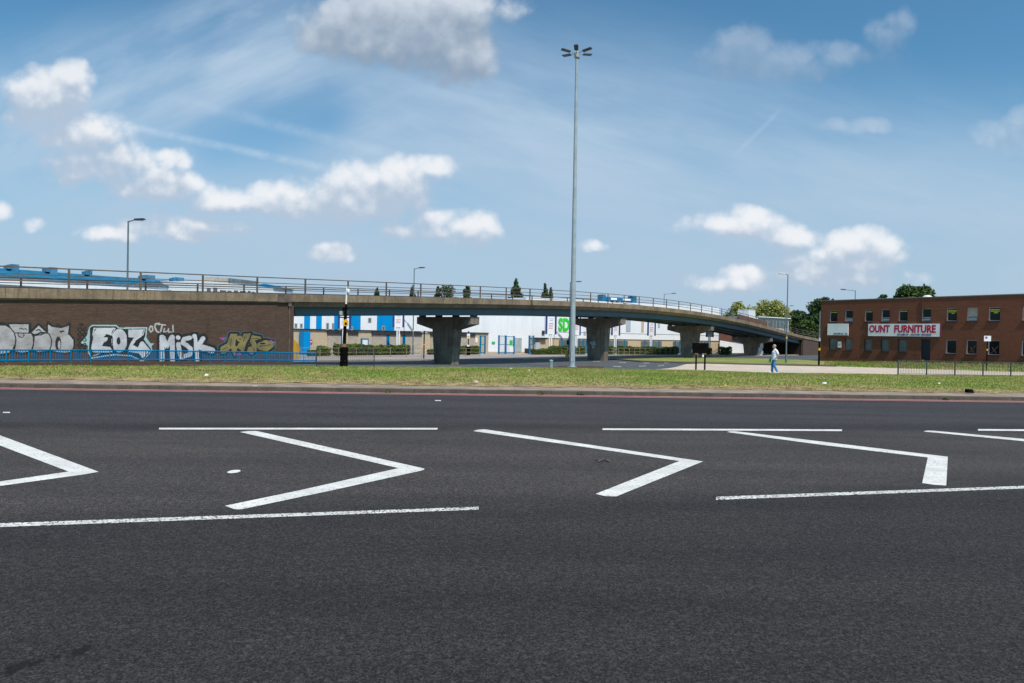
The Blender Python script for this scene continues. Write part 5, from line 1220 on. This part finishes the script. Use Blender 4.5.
p = G(468.2, 355.2, .1); e = tag(empty('traffic_signal', p), 'dark traffic signal post right of the first bridge pier', 'traffic signal'); zz2 = lambda py: zof(468, py, p.y) - p.z
m = MB(); m.tube((0,0,-.1), (0,0,zz2(331)), .06, .06, 10); m.build('post', MT['black'], e)
m = MB(); m.box(-.19, .19, -.3, -.07, zz2(338.6), zz2(333.8)); hd = m.build('signal_head', MT['signwhite'], e, bevel=.04)
m = MB(); m.tube((0,-.31,zz2(336.6)), (0,-.301,zz2(336.6)), .12, .12, 12); m.build('lens', MT['yellow'], hd)
m = MB(); m.lathe([(.25,0),(.25,.75),(.3,.8),(.2,1.15),(.08,1.25)], 12); m.build('cabinet', MT['black'], e); m = MB(); m.box(-.16,.16,-.28,-.08,zz2(346.4),zz2(344.8)); m.build('plate', MT['white'], e)
p = G(423.8, 358.6, .1); e = tag(empty('fingerpost', p), 'dark post with pale finger signs left of the first bridge pier', 'sign post'); zz2 = lambda py: zof(424, py, p.y) - p.z
m = MB(); m.tube((0,0,-.1), (0,0,zz2(330.6)), .065, .06, 10); po_ = m.build('post', MT['black'], e)
for a, py in ((-1,331.4),(1,332.2),(-1,338.2),(1,338.6)): m = MB(); m.box(min(a*.07,a*.36), max(a*.07,a*.36), -.03, .03, zz2(py+1), zz2(py)); m.build('finger', MT['bluegrey_frame'], e)
m = MB(); m.tube((0,0,zz2(345.2)), (0,0,zz2(344)), .08, .08, 10); m.build('tag_plate', MT['yellow'], po_)
p = G(986.6, 371.4); e = tag(empty('sign_post', p, -.4), 'black post with small white parking sign before the brick building', 'sign post'); zz2 = lambda py: zof(986.6, py, p.y) - p.z
m = MB(); m.tube((0,0,-.1), (0,0,zz2(336)), .05, .05, 10); po_ = m.build('post', MT['black'], e)
m = MB(); m.box(-.30, .28, -.09, -.055, zz2(341.2), zz2(335.8)); sp_ = m.build('plate', MT['signwhite'], e)
m = MB(); m.box(-.20, -.02, -.098, -.092, zz2(338.6), zz2(336.6)); m.build('print', pmat('purple print', (.22,.06,.25,1)), sp_)
m = MB(); m.tube((0,0,zz2(350.6)), (0,0,zz2(349)), .075, .075, 10); m.build('tag_plate', MT['yellow'], po_)
p = G(818.8, 365.8); e = tag(empty('lamp_post', p), 'thin dark green post with yellow plate at the brick building corner', 'post'); zz2 = lambda py: zof(819, py, p.y) - p.z
m = MB(); m.tube((0,0,-.1), (0,0,zz2(340)), .10, .09, 10); m.build('base', MT['black'], e)
m = MB(); m.tube((0,0,zz2(340)+.002), (0,0,zz2(311)), .075, .05, 10); po_ = m.build('pole', MT['pole_grey'], e)
m = MB(); m.box(-.13, .05, -.16, -.08, zz2(341.2), zz2(338)); m.build('box', MT['grey_metal'], e); m = MB(); m.tube((0,0,zz2(350.4)), (0,0,zz2(348)), .125, .125, 10); m.build('tag_plate', MT['yellow'], po_)
# loose white papers stuck to the fourth pier
c_ = DP(30.1, 4); pq = c_ - dh * .50
for px, py, w, h in ((761.6,345.6,.28,.42),(760.4,349.6,.36,.34),(761.4,352.4,.28,.26),(759.8,354.4,.42,.22)):
    q = plane_hit(px, py, pq, dh); m = MB(); z_ = Vector((0, 0, 1)); m.prism([q - nv*w - z_*h, q + nv*w - z_*h*.9, q + nv*w*.9 + z_*h, q - nv*w + z_*h], dh*.02); F(m, 'poster', MT['signwhite'], st)
# litter on the verge and road
def litter(name, label, px, py, s, mat, z=None):
    p = G(px, py) if z is None else G0(px, py, z); m_ = MB(); rr = random.Random(int(px))
    vs = [(rr.uniform(.6,1)*s*math.cos(a), rr.uniform(.6,1)*s*math.sin(a)*.8, 0) for a in [i*math.pi/3 for i in range(6)]]
    top_ = [(x*.7+rr.uniform(-.2,.2)*s, y*.7, rr.uniform(.25,.7)*s) for x, y, _ in vs]
    m_.sweep([vs, top_]); o = m_.build(name, mat, loc=p + Vector((0,0,.03 if z is None else .005))); tag(o, label, 'litter', 'scraps of litter'); return o
litter('plastic_bag', 'white plastic bag lying on the dry grass before the graffiti wall', 206.5, 376.3, .13, MT['white'])
litter('paper_scrap', 'white paper scrap in the grass under the brick building', 824.5, 384.5, .12, MT['white'])
litter('paper_scrap', 'small white scrap in the grass right of the first pier', 511, 369.4, .08, MT['white'])
litter('paper_scrap', 'small white scrap in the grass near the tall mast', 529, 371, .08, MT['white'])
litter('paper_scrap', 'white scrap in the grass below the right hand railing', 939, 384.2, .07, MT['white'])
litter('orange_wrapper', 'orange wrapper on the dry grass edge left of the mast', 476, 383.4, .16, MT['tanbrick'])
litter('orange_wrapper', 'orange wrapper in the grass below the black road sign', 725.2, 386.4, .10, MT['yellow'])
litter('black_bag', 'flat black bag on the verge at the right', 969, 393.6, .22, MT['black'])
litter('pale_wrapper', 'beige wrapper lying in the gutter at the left', 255, 390.0, .22, MT['tanbrick'], 0)
# bent piece of metal on the hatching
p = G0(603, 461.6, 0); m = MB(); m.path([(-.12,.06,.02),(-.05,-.05,.03),(.02,.07,.025),(.06,-.02,.03),(.12,.06,.02)], .012, 6); m.path([(.06,-.02,.03),(.1,-.12,.02)], .010, 6); m.path([(-.05,-.05,.03),(-.1,-.12,.02)], .010, 6); tag(m.build('metal_scrap', MT['rail'], loc=p), 'twisted scrap of grey metal lying inside the third white chevron', 'scrap metal')
# weeds rooted in the kerb joints
for i, (px, py, lb) in enumerate(((387,391.3,'small green weed in the kerb joint below the camera post'),(539.5,391.6,'small green weed in the kerb joint left of the mast'),(928,396,'tall weed growing from the kerb joint at the right'),(580,394.3,'tiny weed in the kerb joint right of the mast foot'))):
    p = G0(px, py + 1.5, .0); x_ = p.x; y_ = kerbline(x_) - .02; e = tag(empty('weed', (x_, y_, 0)), lb, 'weed', 'weeds in the kerb')
    leafmesh('leaf_tuft', leafcloud([(0,-.02,.05,.09,.05,.055,1),(.07,-.02,.03,.08,.04,.035,1)], 46, .028, 300+i), MT['leaf_mid'], e)

# ------------------------------------------------------------------ the walking man
class Solid:
    """overlapping closed volumes fused into one continuous skin"""
    def __init__(s): s.bm = bmesh.new()
    def ell(s, c, r, rot=None):
        q = bmesh.ops.create_icosphere(s.bm, subdivisions=3, radius=1)
        m = Matrix.Translation(c) @ (rot or Matrix.Identity(4)) @ Matrix.Diagonal((*r, 1)); bmesh.ops.transform(s.bm, matrix=m, verts=q['verts']); return s
    def cap(s, p0, p1, a, b, n=8):
        p0 = Vector(p0); p1 = Vector(p1); L = (p1 - p0).length; n = max(2, int(L / (min(a, b) * .55)))
        for i in range(n + 1):
            f = i / n; s.ell(p0.lerp(p1, f), [a + (b - a) * f] * 3)
        return s
    def limb(s, pts):
        for (p, a), (q, b) in zip(pts, pts[1:]): s.cap(p, q, a, b)
        return s
    def fuse(s, name, vox, mat, parent, k, smooth=6, cut=None):
        me = bpy.data.meshes.new(name); bmesh.ops.scale(s.bm, vec=(k, k, k), verts=s.bm.verts); s.bm.to_mesh(me); s.bm.free()
        o = bpy.data.objects.new(name, me); COL.objects.link(o)
        r = o.modifiers.new('fuse', 'REMESH'); r.mode = 'VOXEL'; r.voxel_size = vox * k
        q = o.modifiers.new('soften', 'SMOOTH'); q.factor = .5; q.iterations = smooth
        bpy.context.view_layer.update(); ev = bpy.data.meshes.new_from_object(o.evaluated_get(bpy.context.evaluated_depsgraph_get()))
        o.modifiers.clear(); o.data = ev; ev.name = name; ev.materials.clear(); ev.materials.append(mat)
        ev.polygons.foreach_set('use_smooth', [True] * len(ev.polygons)); ev.update(); o.parent = parent; return o
def man():
    p = G(774.2, 373.0); k = 28.4 * p.y / FOC / 1.80
    e = tag(empty('person', (p.x, p.y, p.z + .005), math.pi), 'man in white T-shirt and blue jeans walking left along the path', 'person')
    V3 = Vector
    # local: x forward, y to the man's left, z up (the thing is turned to walk towards -x)
    kn = {1: (.06,.095,.50), -1: (.10,-.09,.50)}; an = {1: (-.13,.095,.11), -1: (.11,-.09,.09)}
    sh = {1: (-.04,.19,1.41), -1: (-.03,-.19,1.41)}; el = {1: (-.15,.245,1.13), -1: (-.06,-.24,1.11)}; wr = {1: (.03,.225,.93), -1: (.13,-.20,.93)}
    b = Solid()
    b.ell((.025,0,1.70), (.100,.079,.104)); b.ell((.060,0,1.635), (.066,.061,.076)); b.cap((.115,0,1.676), (.146,0,1.640), .011, .017); b.ell((.098,0,1.578), (.026,.030,.022)); b.ell((.108,0,1.703), (.018,.055,.013)); b.ell((.124,0,1.606), (.010,.024,.010))
    for s in (1, -1): b.ell((.015, s*.080, 1.665), (.024,.012,.034))
    b.cap((-.02,0,1.46), (.015,0,1.62), .066, .056); b.ell((-.02,0,1.30), (.125,.175,.21)); b.ell((.01,0,1.07), (.13,.16,.18)); b.ell((-.01,0,.93), (.12,.165,.13)); b.cap((-.03,-.15,1.42), (-.03,.15,1.42), .068, .068)
    for s in (1, -1):
        K, A = V3(kn[s]), V3(an[s]); b.limb([((0,s*.09,.88),.090),(K,.060),(K.lerp(A,.3)+V3((-.02,0,0)),.058),(A,.038)]); b.cap(A, A + V3((.11,s*.01,-.055)), .036, .030)
        W_ = V3(wr[s]); E_ = V3(el[s]); b.limb([(sh[s],.056),(E_,.043),(E_.lerp(W_,.3),.042),(W_,.029)])
        fd = V3((.055,0,-.065)).normalized(); h0 = W_ + fd*.05; b.cap(W_, h0, .028, .028); sd_ = V3((0,1,0))
        for o_ in (-.022, 0, .022): b.cap(h0 + sd_*o_, h0 + fd*.035 + sd_*o_, .016, .013)
        for o_, ln in ((-.030,.060),(-.010,.070),(.010,.066),(.030,.050)):
            a = h0 + fd*.035 + sd_*o_; c = a + fd*ln*.6 + V3((-.004,0,-.004)); d = c + V3((-.75,0,-.65)).normalized()*ln*.5; b.limb([(a,.0105),(c,.0098),(d,.0085)])
        t0 = h0 + V3((.010,-s*.030,.0)); t1 = t0 + V3((.030,-s*.012,-.022)); t2 = t1 + V3((.006,s*.004,-.028)); b.limb([(h0,.014),(t0,.013),(t1,.0115),(t2,.0095)])
    body = b.fuse('body', .0062, MT['skin'], e, k, 4)
    for s in (1, -1):
        m_ = Solid(); m_.ell((.117, s*.030, 1.678), (.010,.014,.009)); m_.fuse('eye', .003, MT['dark_metal'], body, k, 1)
    m_ = Solid(); m_.ell((.1335,0,1.606), (.004,.022,.003)); m_.fuse('mouth', .0022, MT['rust'], body, k, 0)
    # short grey hair: a close cap over the top and back of the skull
    hb = bmesh.new(); bmesh.ops.create_icosphere(hb, subdivisions=4, radius=1); bmesh.ops.transform(hb, matrix=Matrix.Translation((.020,0,1.704)) @ Matrix.Diagonal((.106,.085,.108,1)), verts=hb.verts)
    bmesh.ops.delete(hb, geom=[v for v in hb.verts if v.co.z < 1.665 + max(0, (v.co.x + .03)) * .85 + .006 * math.sin(v.co.y * 160)], context='VERTS'); bmesh.ops.scale(hb, vec=(k, k, k), verts=hb.verts)
    me = bpy.data.meshes.new('hair'); hb.to_mesh(me); hb.free(); me.materials.append(MT['hair']); ho = bpy.data.objects.new('hair', me); COL.objects.link(ho); ho.parent = e; md = ho.modifiers.new('thick', 'SOLIDIFY'); md.thickness = .012 * k
    # loose T-shirt over the hips
    t_ = Solid(); t_.ell((-.02,0,1.29), (.150,.205,.205)); t_.cap((-.03,-.15,1.405), (-.03,.15,1.405), .086, .086)
    for i in range(14): z = .82 + i * .036; w = .004 * math.sin(i * 1.7); t_.ell((.012 - .02 * (i / 13), 0, z + .03), (.170 + w, .205 + w, .062))
    t_.cap((-.03,0,1.44), (-.015,0,1.478), .10, .085)
    for s in (1, -1): S_, E_ = V3(sh[s]), V3(el[s]); t_.limb([(S_ + V3((0,-s*.03,-.01)),.090),(S_.lerp(E_,.35),.080),(S_.lerp(E_,.66),.078)])
    t_.fuse('t_shirt', .011, MT['shirt'], e, k, 5)
    j_ = Solid(); j_.ell((-.01,0,.93), (.142,.178,.14))
    for s in (1, -1):
        K, A = V3(kn[s]), V3(an[s]); j_.limb([((0,s*.088,.85),.108),(K,.078),(K.lerp(A,.5)+V3((-.01,0,0)),.076),(A + V3((-.005,0,.01)),.072)])
        for i in range(4): q = K.lerp(A, .6 + i*.12); j_.ell(q, (.080,.078,.016))
    j_.fuse('jeans', .010, MT['jeans'], e, k, 3)
    for s in (1, -1):
        A = V3(an[s]); q = Solid(); zf = .04 if s == -1 else .05; q.ell((A.x+.06, s*.098, zf), (.150,.050,.040)); q.ell((A.x-.02, s*.096, zf+.025), (.065,.045,.055)); q.fuse('shoe', .008, MT['signwhite'], e, k, 3)
    # green bottle in the right hand, a thing of its own
    rh = Vector(e.location) + Vector((-.21*k, .20*k, .80*k))
    o_ = MB(); o_.lathe([(.045,-.17),(.055,-.16),(.056,.02),(.05,.06),(.02,.12),(.018,.17),(.022,.171),(.022,.19)], 14); o_ = o_.build('bottle', MT['greenplate'], loc=rh); o_.rotation_euler = (0, R(14), 0); o_.scale = (1.35, 1.35, .95)
    tag(o_, 'green bottle held in front by the walking man', 'bottle')
man()
